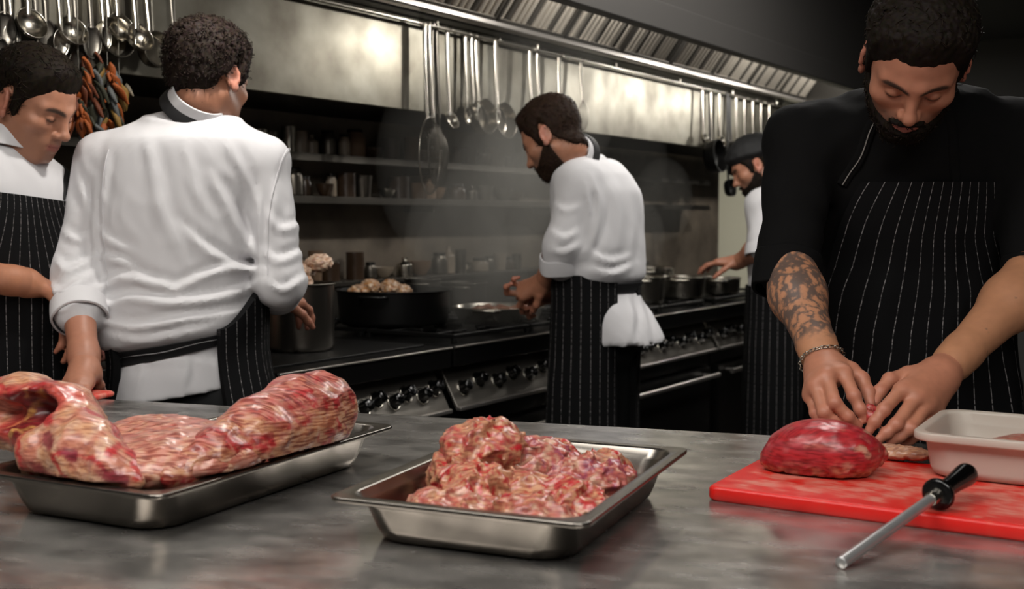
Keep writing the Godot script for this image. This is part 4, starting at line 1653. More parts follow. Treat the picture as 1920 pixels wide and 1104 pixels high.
	for y in 512:
		for x in 1024:
			var w := nz.get_noise_2d(x, y * 1.4)
			var sc := nl.get_noise_2d(x * 0.12 + y * 0.05, y * 1.8 - x * 0.3) + nl.get_noise_2d(x * 0.3 - y * 0.4, y * 0.9 + 300.0) * 0.6
			var in_ := smoothstep(0.0, 0.2, minf(minf(x, 1023 - x) / 1024.0 * 1.6, minf(y, 511 - y) / 512.0 * 1.2) + w * 0.12)
			var k := clampf(in_ * (0.62 + 0.9 * w + 0.6 * sc), 0.0, 0.95)
			img.set_pixel(x, y, Color(0.80, 0.075, 0.045).lerp(Color(0.82, 0.50, 0.44), k))
	m = mat("red cutting board", Color.WHITE, 0.42)
	m.albedo_texture = ImageTexture.create_from_image(img)
	var bm := fl + al * lx / 2 + ac * depth / 2
	var bt := atan2(-al.z, al.x)
	for i in mb.v.size():
		mb.uv[i] = Vector2(mb.v[i].x / lx + 0.5, mb.v[i].z / depth + 0.5)
	var board := part("cutting_board", mb.mesh(m), self, Vector3(bm.x, TABLE_Y, bm.z), Basis(Vector3.UP, bt))
	tag(board, "thick red plastic cutting board with pale knife scars", "cutting board")
	# a second red board under the leaning hand
	mb = MB.new()
	rr_loft(mb, [[0.076, 0.066, 0.012, 0.0], [0.08, 0.07, 0.014, 0.003], [0.08, 0.07, 0.014, 0.009], [0.076, 0.066, 0.012, 0.012]], 5, true, true)
	for i in mb.v.size():
		mb.uv[i] = Vector2(mb.v[i].x / 0.4 + 0.5, mb.v[i].z / 0.22 + 0.5)
	var b2 := at_height(122, 748, TABLE_Y)
	tag(part("cutting_board", mb.mesh(m), self, Vector3(b2.x, TABLE_Y, b2.z), Basis(Vector3.UP, TABLE_TURN)), "thin red board under the leaning cook's hand at the far left", "cutting board")
	# ---- beef roast
	f = Field.new()
	var ro := at(1538, 852, 1.645)
	ro.y = BOARD_Y + 0.036
	var rb := Basis(Vector3.UP, bt)
	f.ell(ro, Vector3(0.066, 0.040, 0.052), 0.02, rb * Basis(Vector3.BACK, -0.05))
	f.ell(ro + rb * Vector3(-0.040, -0.012, 0.008), Vector3(0.046, 0.025, 0.036), 0.03, rb * Basis(Vector3.BACK, 0.25))
	f.ell(ro + rb * Vector3(0.030, -0.004, -0.006), Vector3(0.046, 0.034, 0.042), 0.03, rb)
	f.cap(ro + rb * Vector3(0.05, -0.006, -0.02), ro + rb * Vector3(0.072, -0.010, -0.045), 0.02, 0.012, 0.03)
	f.rough = 0.008
	f.post = func(p: Vector3, d: float) -> float:
		var e := 0.002 * wob.get_noise_3d(p.x * 30, p.y * 30, p.z * 30)
		var low := smoothstep(0.0, -0.03, p.y - ro.y)
		e += low * 0.004 * (absf(wob.get_noise_3d(p.x * 45, p.y * 45, p.z * 45)) * 2.0 - 0.5)
		return maxf(d + e, BOARD_Y + 0.0015 - p.y)
	meat("beef_roast", "glossy dark red beef roast on the red board", "meat", f, ro - Vector3(0.14, 0.05, 0.11), ro + Vector3(0.14, 0.06, 0.1), 0.003, func(p: Vector3, _n: Vector3) -> Color:
		var l := rb.inverse() * (p - ro)
		var s := wob.get_noise_3d(p.x * 50, p.y * 50, p.z * 50)
		var g2 := wob.get_noise_3d(l.x * 12, l.y * 60, l.z * 40)
		var c := RED.lerp(Color(0.36, 0.035, 0.05), smoothstep(-0.2, 0.4, g2)).lerp(PINK, smoothstep(0.28, 0.6, g2 + s * 0.3) * 0.8)
		var fat := smoothstep(0.002, -0.03, l.y + s * 0.02 + 0.012) * smoothstep(-0.02, 0.3, wob.get_noise_3d(p.x * 28, p.y * 28, p.z * 28) + 0.22 + absf(l.x) * 1.6)
		return c.lerp(BUFF.lerp(CREAM, smoothstep(-0.1, 0.4, s)), fat * 0.9).lerp(CREAM, smoothstep(0.3, 0.5, wob.get_noise_3d(p.x * 33 + 5.0, p.y * 33, p.z * 33)) * smoothstep(0.02, 0.07, l.x) * 0.8))
	# scrap between the fingers and a strip of fat by the tub
	lump("meat_scrap", "small red scrap pinched between the black clad cook's fingers", "meat", at(1631, 776, 1.80), Vector3(0.012, 0.016, 0.01), [DEEP, RED, PINK, CREAM], 77, "", 0.3, 0.0024, 0.0, 70.0)
	lump("fat_strip", "pale strip of fat on the board between roast and tub", "fat", at_height(1686, 848, BOARD_Y + 0.012), Vector3(0.05, 0.011, 0.022), [PINK, CREAM, BUFF, CREAM], 78, "", 0.25, 0.003, bt, 50.0)
	# ---- plastic tub
	var tf := at_height(1722, 895, BOARD_Y)
	var th := 0.066
	m = mat("milky plastic", Color(0.80, 0.77, 0.73), 0.35)
	m.backlight_enabled = true
	m.backlight = Color(0.75, 0.68, 0.62)
	M.plastic = m
	var tl := 0.30
	var tw := 0.235
	var tm := tf + al * (tl / 2 - 0.006) + ac * (tw / 2 - 0.006)
	var tub := thing("plastic_tub", "milky white plastic tub of minced meat on the red board", "tub", Vector3(tm.x, BOARD_Y, tm.z), bt)
	mb = MB.new()
	var hx := tl / 2
	var hz := tw / 2
	rr_loft(mb, [[hx - 0.028, hz - 0.028, 0.03, 0.0], [hx - 0.018, hz - 0.018, 0.034, 0.004], [hx - 0.014, hz - 0.014, 0.034, 0.014], [hx - 0.008, hz - 0.008, 0.034, th - 0.012], [hx + 0.004, hz + 0.004, 0.036, th - 0.012], [hx + 0.006, hz + 0.006, 0.037, th - 0.010], [hx + 0.006, hz + 0.006, 0.037, th - 0.002], [hx + 0.004, hz + 0.004, 0.036, th], [hx - 0.005, hz - 0.005, 0.034, th],
		[hx - 0.009, hz - 0.009, 0.033, th - 0.004], [hx - 0.010, hz - 0.010, 0.033, th - 0.018], [hx - 0.013, hz - 0.013, 0.033, th - 0.021], [hx - 0.017, hz - 0.017, 0.032, 0.014], [hx - 0.03, hz - 0.03, 0.028, 0.004]], 8, true, true)
	part("shell", mb.mesh(M.plastic), tub)
	f = Field.new()
	f.ell(Vector3(0.03, 0.0, -0.02), Vector3(hx - 0.008, 0.056, hz - 0.008), 0.02)
	f.rough = 0.01
	f.post = func(p: Vector3, d: float) -> float:
		d += 0.0035 * wob.get_noise_3d(p.x * 110, p.y * 110, p.z * 110)
		return maxf(d, 0.006 - p.y)
	mb = MB.new()
	net(mb, f, Vector3(-hx, 0, -hz), Vector3(hx, 0.062, hz), 0.0048, Transform3D.IDENTITY, func(p, _n): return PINK.lerp(CREAM, clampf(0.3 + wob.get_noise_3d(p.x * 120, p.y * 120, p.z * 120), 0, 1)))
	var mince := part("minced_meat", null, self, tub.position, Basis(Vector3.UP, bt))
	tag(mince, "pink minced meat filling the milky plastic tub", "mince", "", "stuff")
	finish.append([mince, mb, M.meat, Vector3.ZERO])
	# ---- sharpening steel
	var tip := at_height(1576, 1056, TABLE_Y + 0.0072)
	var guard := at(1757, 936, 1.425)
	guard.y = BOARD_Y + 0.021
	var dir := (guard - tip).normalized()
	var st := thing("sharpening_steel", "sharpening steel with a black handle lying across the board edge", "sharpening steel", tip)
	var yb := dir
	var xb := yb.cross(Vector3.UP).normalized()
	var bas := Basis(xb, yb, xb.cross(yb))
	var long := tip.distance_to(guard)
	mb = MB.new()
	lathe(mb, [Vector2(0, 0), Vector2(0.0055, 0), Vector2(0.0068, 0.0015), Vector2(0.0068, 0.0015), Vector2(0.0068, long)], 24)
	part("rod", mb.mesh(mat("ground steel", Color(0.72, 0.72, 0.72), 0.34, 0.75)), st, Vector3.ZERO, bas)
	mb = MB.new()
	lathe(mb, [Vector2(0.0068, long - 0.02), Vector2(0.0085, long - 0.02), Vector2(0.009, long - 0.008), Vector2(0.010, long)], 20)
	part("ferrule", mb.mesh(M.tool), st, Vector3.ZERO, bas)
	m = mat("black handle", Color(0.018, 0.017, 0.017), 0.22)
	mb = MB.new()
	lathe(mb, [Vector2(0.006, long - 0.002), Vector2(0.0175, long - 0.002), Vector2(0.0205, long + 0.001), Vector2(0.0205, long + 0.005), Vector2(0.018, long + 0.008), Vector2(0.008, long + 0.010)], 28)
	part("guard", mb.mesh(m), st, Vector3.ZERO, bas)
	mb = MB.new()
	lathe(mb, [Vector2(0.010, long + 0.006), Vector2(0.0125, long + 0.014), Vector2(0.0115, long + 0.03), Vector2(0.0125, long + 0.055), Vector2(0.0150, long + 0.082), Vector2(0.0150, long + 0.090), Vector2(0.012, long + 0.096), Vector2(0, long + 0.097)], 26)
	part("handle", mb.mesh(m), st, Vector3.ZERO, bas)
# ---------------------------------------------------------------- people: tools
var wob := FastNoiseLite.new()

func people_materials() -> void:
	wob.seed = 11
	wob.frequency = 1.0
	wob.fractal_octaves = 2
	var m := mat("skin", Color.WHITE, 0.48)
	m.vertex_color_use_as_albedo = true
	M.skin = m
	m = mat("hair", Color.WHITE, 0.66)
	m.metallic_specular = 0.22
	m.vertex_color_use_as_albedo = true
	M.hair = m
	var weave := noise_tex(256, 0.25, 31, [[0.0, grey(0.3)], [1.0, grey(0.7)]], 2)
	m = mat("white cotton", Color(0.80, 0.795, 0.805), 0.85)
	m.rim_enabled = true
	m.rim = 0.15
	M.cotton = tri_map(m, Vector3(9, 9, 9))
	m = mat("black cotton", Color(0.055, 0.054, 0.056), 0.9)
	m.metallic_specular = 0.25
	M.black_cotton = tri_map(m, Vector3(9, 9, 9))
	m = mat("dark trousers", Color(0.05, 0.055, 0.065), 0.8)
	M.trousers = m
	m = mat("shoe leather", Color(0.03, 0.03, 0.03), 0.4)
	M.shoe = m
	M.dull_thread = mat("grey thread", Color(0.55, 0.53, 0.51), 0.9)
	m = mat("black band", Color(0.035, 0.036, 0.045), 0.75)
	M.band = m
	# chalk stripe: one woven line in each repeat
	var img := Image.create(128, 512, false, Image.FORMAT_RGB8)
	var rng := RandomNumberGenerator.new()
	rng.seed = 4
	for y in 512:
		var broken := clampf(0.75 + wob.get_noise_2d(y * 0.09, 3.0) * 0.9, 0.15, 1.0)
		for x in 128:
			var e := absf(x - 64.0)
			var s := clampf(4.2 - e, 0.0, 1.0) * broken
			var b := 0.06 + rng.randf() * 0.03
			img.set_pixel(x, y, Color(b, b, b * 1.06).lerp(Color(0.62, 0.60, 0.60), s))
	m = mat("striped apron cloth", Color(0.9, 0.9, 0.9), 0.85)
	m.metallic_specular = 0.25
	m.albedo_texture = ImageTexture.create_from_image(img)
	M.stripe = m

func person(label: String, where: Vector3) -> Node3D:
	return thing("person", label, "person", where)

func wear(called: String, mb: MB, m: Material, who: Node3D, label := "", after = null) -> MeshInstance3D:
	var o := part(called, null, who)
	finish.append([o, mb, m, -who.position] if after == null else [o, mb, m, -who.position, after])
	if label != "":
		o.set_meta("label", label)
	return o

const SKIN := Color(0.39, 0.175, 0.105)

func step(a: float, b: float, x: float) -> float:
	return smoothstep(a, b, x)

# head in its own axes: x to its left, y up, z out of the face
func head_field(neck_to: Vector3, neck_r := 0.058, ear_turn := 0.45, ears := true) -> Field:
	var f := Field.new()
	f.ell(Vector3(0, 0.036, -0.008), Vector3(0.0755, 0.083, 0.096))
	f.ell(Vector3(0, -0.02, 0.026), Vector3(0.0655, 0.09, 0.064), 0.03)
	f.ell(Vector3(0, -0.066, 0.028), Vector3(0.054, 0.045, 0.055), 0.03)
	f.cap(Vector3(-0.012, -0.102, 0.072), Vector3(0.012, -0.102, 0.072), 0.0155, 0.0155, 0.024)
	f.cap(Vector3(0, -0.06, -0.028), neck_to, 0.053, neck_r, 0.03)
	for s in [-1.0, 1.0]:
		f.cap(Vector3(s * 0.055, -0.048, -0.008), Vector3(s * 0.02, -0.098, 0.06), 0.0145, 0.013, 0.022)
		f.cap(Vector3(s * 0.045, 0.018, 0.066), Vector3(s * 0.012, 0.019, 0.086), 0.0105, 0.011, 0.016)
		f.ell(Vector3(s * 0.046, -0.022, 0.057), Vector3(0.022, 0.017, 0.022), 0.02)
		f.ell(Vector3(s * 0.032, 0.0, 0.0945), Vector3(0.0195, 0.0125, 0.0145), 0.012, Basis.IDENTITY, true)
		f.ell(Vector3(s * 0.0315, -0.001, 0.0745), Vector3(0.0135, 0.0128, 0.0135), 0.003)
	f.cap(Vector3(0, 0.012, 0.088), Vector3(0, -0.028, 0.107), 0.0072, 0.0105, 0.014)
	f.ell(Vector3(0, -0.033, 0.1105), Vector3(0.0115, 0.0105, 0.0115), 0.008)
	for s in [-1.0, 1.0]:
		f.ell(Vector3(s * 0.0125, -0.037, 0.098), Vector3(0.0075, 0.0075, 0.0105), 0.006)
	f.ell(Vector3(0, -0.067, 0.074), Vector3(0.03, 0.023, 0.0215), 0.02)
	for s in [-1.0, 1.0]:
		f.ell(Vector3(s * 0.006, -0.0445, 0.103), Vector3(0.0035, 0.003, 0.005), 0.003, Basis.IDENTITY, true)
		f.cap(Vector3(s * 0.021, -0.0655, 0.084), Vector3(s * 0.003, -0.0615, 0.0948), 0.0036, 0.0055, 0.005)
		f.cap(Vector3(s * 0.018, -0.0705, 0.0845), Vector3(0, -0.0735, 0.0938), 0.0036, 0.0066, 0.005)
	for s in [-1.0, 1.0]:
		f.cap(Vector3(s * 0.023, -0.0668, 0.0885), Vector3(0, -0.0675, 0.1), 0.0012, 0.0018, 0.003, true)
		if not ears:
			continue
		var turn := Basis(Vector3.UP, s * ear_turn) * Basis(Vector3.RIGHT, -0.2)
		var e := Vector3(s * 0.079, -0.006, -0.012)
		f.ell(e, Vector3(0.0055, 0.031, 0.0185), 0.008, turn)
		f.ell(e + turn * Vector3(0, -0.028, 0.006), Vector3(0.006, 0.010, 0.008), 0.006, turn)
		var ring := []
		for k in 7:
			var a := lerpf(-0.9, 3.6, k / 6.0)
			ring.append(e + turn * Vector3(s * 0.0035, sin(a) * 0.0275, -cos(a) * 0.016))
		for k in 6:
			f.cap(ring[k], ring[k + 1], 0.0038, 0.0038, 0.003)
		f.ell(e + turn * Vector3(s * 0.0075, -0.004, 0.003), Vector3(0.0062, 0.0125, 0.0082), 0.004, turn, true)
	return f

func line_of(pairs: Array, x: float) -> float:
	if x <= pairs[0][0]:
		return pairs[0][1]
	for i in pairs.size() - 1:
		if x < pairs[i + 1][0]:
			return lerpf(pairs[i][1], pairs[i + 1][1], (x - pairs[i][0]) / (pairs[i + 1][0] - pairs[i][0]))
	return pairs[pairs.size() - 1][1]

# how far above the hairline a point of the head lies
var hairline := [[-0.11, -0.088], [-0.06, -0.07], [-0.035, -0.035], [-0.02, 0.03], [-0.006, 0.038], [0.002, 0.02], [0.006, -0.028], [0.024, -0.03], [0.032, 0.015], [0.05, 0.035], [0.066, 0.062], [0.12, 0.068]]

# options: tone, stubble (0..1), beard, hair {top, side, curl, tone}, brow, forelock, cell
func head(who: Node3D, body: MB, xf: Transform3D, neck_world: Vector3, opt: Dictionary) -> void:
	var f := head_field(xf.affine_inverse() * neck_world, opt.get("neck", 0.058))
	var tone: Color = opt.get("tone", SKIN)
	var stubble: float = opt.get("stubble", 0.3)
	var cell: float = opt.get("cell", 0.0034)
	var hair_tone: Color = opt.get("hair_tone", Color(0.012, 0.009, 0.007))
	var paint := func(p: Vector3, _n: Vector3) -> Color:
		var c := tone
		var v := wob.get_noise_3d(p.x * 40, p.y * 40, p.z * 40)
		c = c * (1.0 + 0.10 * v)
		var ax := absf(p.x)
		# blood in lips, ears, nose
		var lip := step(0.0105, 0.006, absf(p.y + 0.0675)) * step(0.026, 0.018, ax) * step(0.082, 0.088, p.z)
		c = c.lerp(Color(0.33, 0.10, 0.085), lip * 0.8)
		var ear := step(0.076, 0.083, ax)
		c = c.lerp(Color(0.48, 0.17, 0.115), ear * 0.65)
		# beard shadow: short hairs in the skin
		var jaw := step(-0.03, -0.055, p.y - 0.25 * maxf(0.0, 0.05 - p.z)) * step(-0.02, 0.0, p.z) * (1.0 - lip) * step(-0.135, -0.115, p.y)
		c = c.lerp(Color(0.10, 0.06, 0.045), jaw * stubble * (0.8 + 0.5 * v))
		# brows and lashes
		var bx := (ax - 0.031) / 0.024
		var by := (p.y - (0.021 - 0.006 * bx * bx + 0.002 * bx)) / 0.0058
		var brow := step(1.25, 0.6, sqrt(bx * bx * bx * bx + by * by)) * step(0.05, 0.06, p.z)
		c = c.lerp(hair_tone * 1.5, brow * 0.92)
		var lx := (ax - 0.0315) / 0.0145
		var ly := (p.y + 0.0065 - 0.003 * lx * lx) / 0.0028
		c = c.lerp(Color(0.03, 0.02, 0.017), step(1.3, 0.5, sqrt(lx * lx * lx * lx + ly * ly)) * step(0.06, 0.07, p.z) * 0.9)
		return c
	var lo := Vector3(-0.1, -0.15, -0.12)
	var hi := Vector3(0.1, 0.125, 0.128)
	var nk := xf.affine_inverse() * neck_world
	lo = lo.min(nk - Vector3.ONE * 0.065)
	hi = hi.max(nk + Vector3.ONE * 0.065)
	net(body, f, lo, hi, cell, xf, paint)
	# hair
	var top: float = opt.get("top", 0.02)
	var side: float = opt.get("side", 0.006)
	var curl: float = opt.get("curl", 0.004)
	var cf: float = opt.get("curl_size", 60.0)
	var fore: float = opt.get("fore", 0.0)
	var lines: Array = opt.get("hairline", hairline)
	var bald := head_field(nk, opt.get("neck", 0.058), 0.45, false)
	var hf := Field.new()
	hf.prims = bald.prims
	hf.rough = top + curl * 2
	var cap_only: bool = opt.has("hat")
	var table := PackedFloat32Array()
	for i in 61:
		table.append(line_of(lines, -0.15 + i * 0.005))
	var reach := top + fore + curl * 2.0 + 0.004
	hf.post = func(p: Vector3, d: float) -> float:
		if d > reach:
			return d - reach * 0.5
		var ti := clampf((p.z + 0.004 * sin(p.x * 160.0) + 0.15) * 200.0, 0.0, 59.0)
		var tk := int(ti)
		var s := p.y - lerpf(table[tk], table[tk + 1], ti - tk)
		if s < -0.015:
			return d + 0.01
		var up := step(0.02, 0.09, p.y)
		var t := lerpf(side, top, up) + fore * step(0.03, 0.08, p.z) * up
		var w := absf(wob.get_noise_3d(p.x * cf, p.y * cf * 0.8, p.z * cf))
		t += (0.35 - w) * curl * 2.2 * (0.4 + 0.6 * up)
		s += 0.005 * wob.get_noise_3d(p.x * 90, p.y * 40, p.z * 90)
		return d - clampf(s * (0.75 if p.z < 0.03 else 0.5), -0.02, t)
	var tint := func(p: Vector3, _n: Vector3) -> Color:
		var w := 0.5 + 0.5 * wob.get_noise_3d(p.x * cf * 2.0, p.y * cf, p.z * cf * 2.0)
		return hair_tone * (0.55 + 1.1 * w)
	var mb := MB.new()
	net(mb, hf, Vector3(-0.115, -0.1, -0.14), Vector3(0.115, 0.16, 0.145), opt.get("hair_cell", 0.0045), xf, tint)
	wear("hair", mb, M.hair, who, "", strands(opt.get("strands", 700), opt.get("strand", 0.012), opt.get("wind", 0.5), hair_tone, 7, xf.affine_inverse()))
	if opt.has("beard"):
		var th: float = opt.beard
		var bf := Field.new()
		bf.prims = bald.prims
		bf.rough = th + 0.006
		bf.post = func(p: Vector3, d: float) -> float:
			if d > th * 2.0 + 0.002:
				return d - th
			var ax := absf(p.x)
			# cheeks line from sideburn to moustache, chin, under the jaw
			var edge := line_of([[-0.01, -0.02], [0.02, -0.028], [0.045, -0.052], [0.07, -0.064], [0.09, -0.066], [0.12, -0.07]], p.z)
			var s := edge - p.y
			if p.z < 0.005:
				s = minf(s, p.z + 0.006)
			s = minf(s, 0.128 + p.y)
			# moustache
			var mz := minf(minf(0.03 - ax, p.y + 0.064 + 0.0), -0.047 - 0.25 * ax - p.y)
			if p.z > 0.07:
				s = maxf(s, mz * 1.5)
			# clear of the lips
			var lip := maxf(0.0, 1.0 - sqrt(pow(ax / 0.024, 2.0) + pow((p.y + 0.0685) / 0.010, 2.0)))
			if p.z > 0.078:
				s -= lip * 0.03
			var w := wob.get_noise_3d(p.x * 150, p.y * 110, p.z * 150)
			return d - clampf(s * 0.7, -0.02, th * (1.0 + 0.7 * w))
		mb = MB.new()
		net(mb, bf, Vector3(-0.085, -0.14, -0.02), Vector3(0.085, -0.005, 0.12), 0.0032, xf, tint)
		wear("beard", mb, M.hair, who, "", strands(900, 0.006, 0.2, hair_tone, 8, Transform3D.IDENTITY))
	if cap_only:
		var kf := Field.new()
		kf.prims = bald.prims
		kf.rough = 0.03
		kf.post = func(p: Vector3, d: float) -> float:
			var s := p.y - line_of([[-0.12, 0.0], [-0.03, 0.012], [0.02, 0.03], [0.12, 0.05]], p.z)
			return d - clampf(s * 0.9, -0.02, 0.024 + 0.004 * wob.get_noise_3d(p.x * 20, p.y * 20, p.z * 20))
		mb = MB.new()
		net(mb, kf, Vector3(-0.12, -0.05, -0.14), Vector3(0.12, 0.16, 0.14), 0.006, xf)
		wear("cap", mb, M.band, who, "black cloth cap")

# single hairs and curls standing out of the mass
func strands(count: int, long: float, wind: float, tone: Color, seed_: int, to_head: Transform3D):
	return func(mb: MB) -> void:
		var rng := RandomNumberGenerator.new()
		rng.seed = seed_
		var have := mb.v.size()
		if have == 0:
			return
		for k in count:
			var i := rng.randi() % have
			var p := mb.v[i]
			var nn := mb.n[i]
			var hp := to_head * p
			if to_head != Transform3D.IDENTITY and (hp.z > 0.03 and hp.y < 0.10):
				continue
			var along := nn.cross(Vector3(rng.randf() - 0.5, rng.randf() - 0.5, rng.randf() - 0.5)).normalized()
			along = (along + Vector3(0, -0.5, 0)).normalized()
			var l := long * (0.5 + rng.randf())
			var bend := (rng.randf() - 0.5) * 2.0
			var pts := []
			for s in 5:
				var t := s / 4.0
				var a := t * wind * 5.0 + bend
				pts.append(p + along * l * (t * (1.0 - wind * 0.5) + wind * 0.3 * sin(a)) + nn * (0.0005 + l * 0.35 * sin(t * 2.4) * (0.4 + wind * 0.6 * absf(cos(a)))) + nn.cross(along) * l * 0.25 * bend * t)
			var from := mb.v.size()
			tube(mb, pts, [0.0007, 0.0009, 0.0008, 0.0006, 0.0003], 3, false)
			var c := tone * (0.7 + rng.randf() * 1.5)
			for q in range(from, mb.v.size()):
				mb.c[q] = c

# joints: wrist and, for thumb and each finger, four points from knuckle to tip
func hand(mb: MB, elbow_side: Vector3, wrist: Vector3, fingers: Array, tone := SKIN, cell := 0.0028, wrist_r := 0.027, size := 1.0) -> void:
	var f := Field.new()
	f.cap(elbow_side, wrist, wrist_r * 1.12, wrist_r, 0.02)
	var lo := wrist
	var hi := wrist
	for i in fingers.size():
		var j: Array = fingers[i]
		var thumb := i == 0
		var r0 := (0.0128 if thumb else 0.0118) * size
		# the ray of the palm
		f.cap(wrist.lerp(j[0], 0.15), j[0], (0.021 if not thumb else 0.019) * size, (0.0135 if not thumb else 0.0135) * size, 0.022)
	for i in range(1, fingers.size() - 1):
		f.cap(fingers[i][0].lerp(wrist, 0.12), fingers[i + 1][0].lerp(wrist, 0.12), 0.0105 * size, 0.0105 * size, 0.012)
	for i in fingers.size():
		var j: Array = fingers[i]
		var s: float = (1.12 if i == 0 else (0.86 if i == 4 else 1.0)) * size
		var rr := [0.0112 * s, 0.0103 * s, 0.0092 * s, 0.0072 * s]
		for k in 3:
			f.cap(j[k], j[k + 1], rr[k], rr[k + 1], 0.0045 if k else 0.006)
		for k in 4:
			lo = lo.min(j[k]); hi = hi.max(j[k])
			# knuckles stand a little proud
			if k in [1, 2]:
				f.ell(j[k], Vector3.ONE * rr[k] * 1.01, 0.004)
	lo = lo.min(elbow_side); hi = hi.max(elbow_side)
	var joints := []
	var tips := []
	for j in fingers:
		joints.append(j[0]); joints.append(j[1]); joints.append(j[2])
		tips.append([j[3], (j[3] - j[2]).normalized()])
	var paint := func(p: Vector3, n: Vector3) -> Color:
		var v := wob.get_noise_3d(p.x * 60, p.y * 60, p.z * 60)
		var c := tone * (1.0 + 0.10 * v)
		var red := 0.0
		for q in joints:
			red = maxf(red, 1.0 - p.distance_to(q) / 0.017)
		for q in tips:
			red = maxf(red, 1.0 - p.distance_to(q[0]) / 0.016)
		return c.lerp(Color(0.46, 0.15, 0.11), clampf(red, 0, 1) * 0.75)
	net(mb, f, lo - Vector3.ONE * 0.032, hi + Vector3.ONE * 0.032, cell, Transform3D.IDENTITY, paint)

# a limp curl of four fingers and a thumb, from wrist, pointing dir, palm facing palm_dir
func curled(wrist: Vector3, dir: Vector3, palm: Vector3, curl := 0.7, left := false, size := 1.0, spread := 1.0) -> Array:
	dir = dir.normalized()
	palm = (palm - dir * palm.dot(dir)).normalized()
	var across := dir.cross(palm).normalized() * (1.0 if left else -1.0)   # towards the thumb
	var out := []
	# thumb
	var t0 := wrist + (dir * 0.03 + across * 0.034 + palm * 0.012) * size
	var td := (dir * 0.75 + across * 0.45 + palm * 0.55).normalized()
	var t1 := t0 + td * 0.036 * size
	td = (td - across * 0.45 * curl + palm * 0.1).normalized()
	var t2 := t1 + td * 0.03 * size
	out.append([t0, t1, t2, t2 + td * 0.022 * size])
	var lens := [[0.044, 0.026, 0.02], [0.048, 0.03, 0.021], [0.045, 0.028, 0.02], [0.036, 0.022, 0.018]]
	for i in 4:
		var o := wrist + (dir * (0.092 - 0.006 * absf(i - 1.2)) + across * (0.028 - 0.0195 * i) * spread) * size
		var d := dir
		var pts := [o]
		for k in 3:
			var a: float = curl * [0.65, 1.0, 0.75][k] * (1.0 + 0.07 * i)
			d = (d * cos(a) + palm * sin(a)).normalized()
			var nd := d
			palm = palm
			o = o + nd * lens[i][k] * size
			pts.append(o)
			# keep the bending plane
			var side := nd.cross(across)
			d = nd
			if side.dot(palm) < 0:
				side = -side
			palm = (palm - nd * palm.dot(nd)).normalized()
		palm = (palm - dir * palm.dot(dir)).normalized()
		out.append(pts)
	return out

# pulled folds: ridges along strokes drawn on the cloth, kept as a map over x and y
class Folds:
	var lo: Vector2
	var hi: Vector2
	var nx := 110
	var ny := 150
	var h := PackedFloat32Array()
	func bake(strokes: Array) -> void:
		h.resize(nx * ny)
		h.fill(0.0)
		for s in strokes:
			var pts: Array = s[0]
			var total := 0.0
			for k in pts.size() - 1:
				total += pts[k].distance_to(pts[k + 1])
			var w: float = s[2]
			var b0: Vector2 = pts[0]
			var b1: Vector2 = pts[0]
			for q in pts:
				b0 = b0.min(q)
				b1 = b1.max(q)
			b0 = ((b0 - Vector2.ONE * w * 3.5 - lo) / (hi - lo)).clamp(Vector2.ZERO, Vector2.ONE)
			b1 = ((b1 + Vector2.ONE * w * 3.5 - lo) / (hi - lo)).clamp(Vector2.ZERO, Vector2.ONE)
			for j in range(int(b0.y * (ny - 1)), int(b1.y * (ny - 1)) + 1):
				for i in range(int(b0.x * (nx - 1)), int(b1.x * (nx - 1)) + 1):
					var p := lo + (hi - lo) * Vector2(float(i) / (nx - 1), float(j) / (ny - 1))
					var best := 1e9
					var at_s := 0.0
					var sign_ := 1.0
					var gone := 0.0
					for k in pts.size() - 1:
						var a: Vector2 = pts[k]
						var ab: Vector2 = pts[k + 1] - a
						var t := clampf((p - a).dot(ab) / ab.length_squared(), 0.0, 1.0)
						var e := p.distance_to(a + ab * t)
						if e < best:
							best = e
							at_s = (gone + ab.length() * t) / total
							sign_ = signf(ab.cross(p - a))
						gone += ab.length()
					if best < w * 3.5:
						var taper := pow(maxf(sin(PI * clampf(at_s, 0.02, 0.98)), 0.0), 0.6)
						var u := best * sign_ / w
						h[j * nx + i] += s[1] * taper * (exp(-u * u) - 0.7 * exp(-(u - 1.5) * (u - 1.5)))
	func get_at(x: float, y: float) -> float:
		var u := clampf((x - lo.x) / (hi.x - lo.x), 0.0, 0.9999) * (nx - 1)
		var v := clampf((y - lo.y) / (hi.y - lo.y), 0.0, 0.9999) * (ny - 1)
		var i := int(u)
		var j := int(v)
		u -= i
		v -= j
		var k := j * nx + i
		return lerpf(lerpf(h[k], h[k + 1], u), lerpf(h[k + nx], h[k + nx + 1], u), v)

func strokes_px(list: Array, depth: float) -> Array:
	var out := []
	for s in list:
		var raw := []
		for q in s[0]:
			raw.append(at(q[0], q[1], depth))
		var pts := []
		for q in smooth_path(raw, 4):
			pts.append(Vector2(q.x, q.y))
		out.append([pts, s[1], s[2]])
	return out

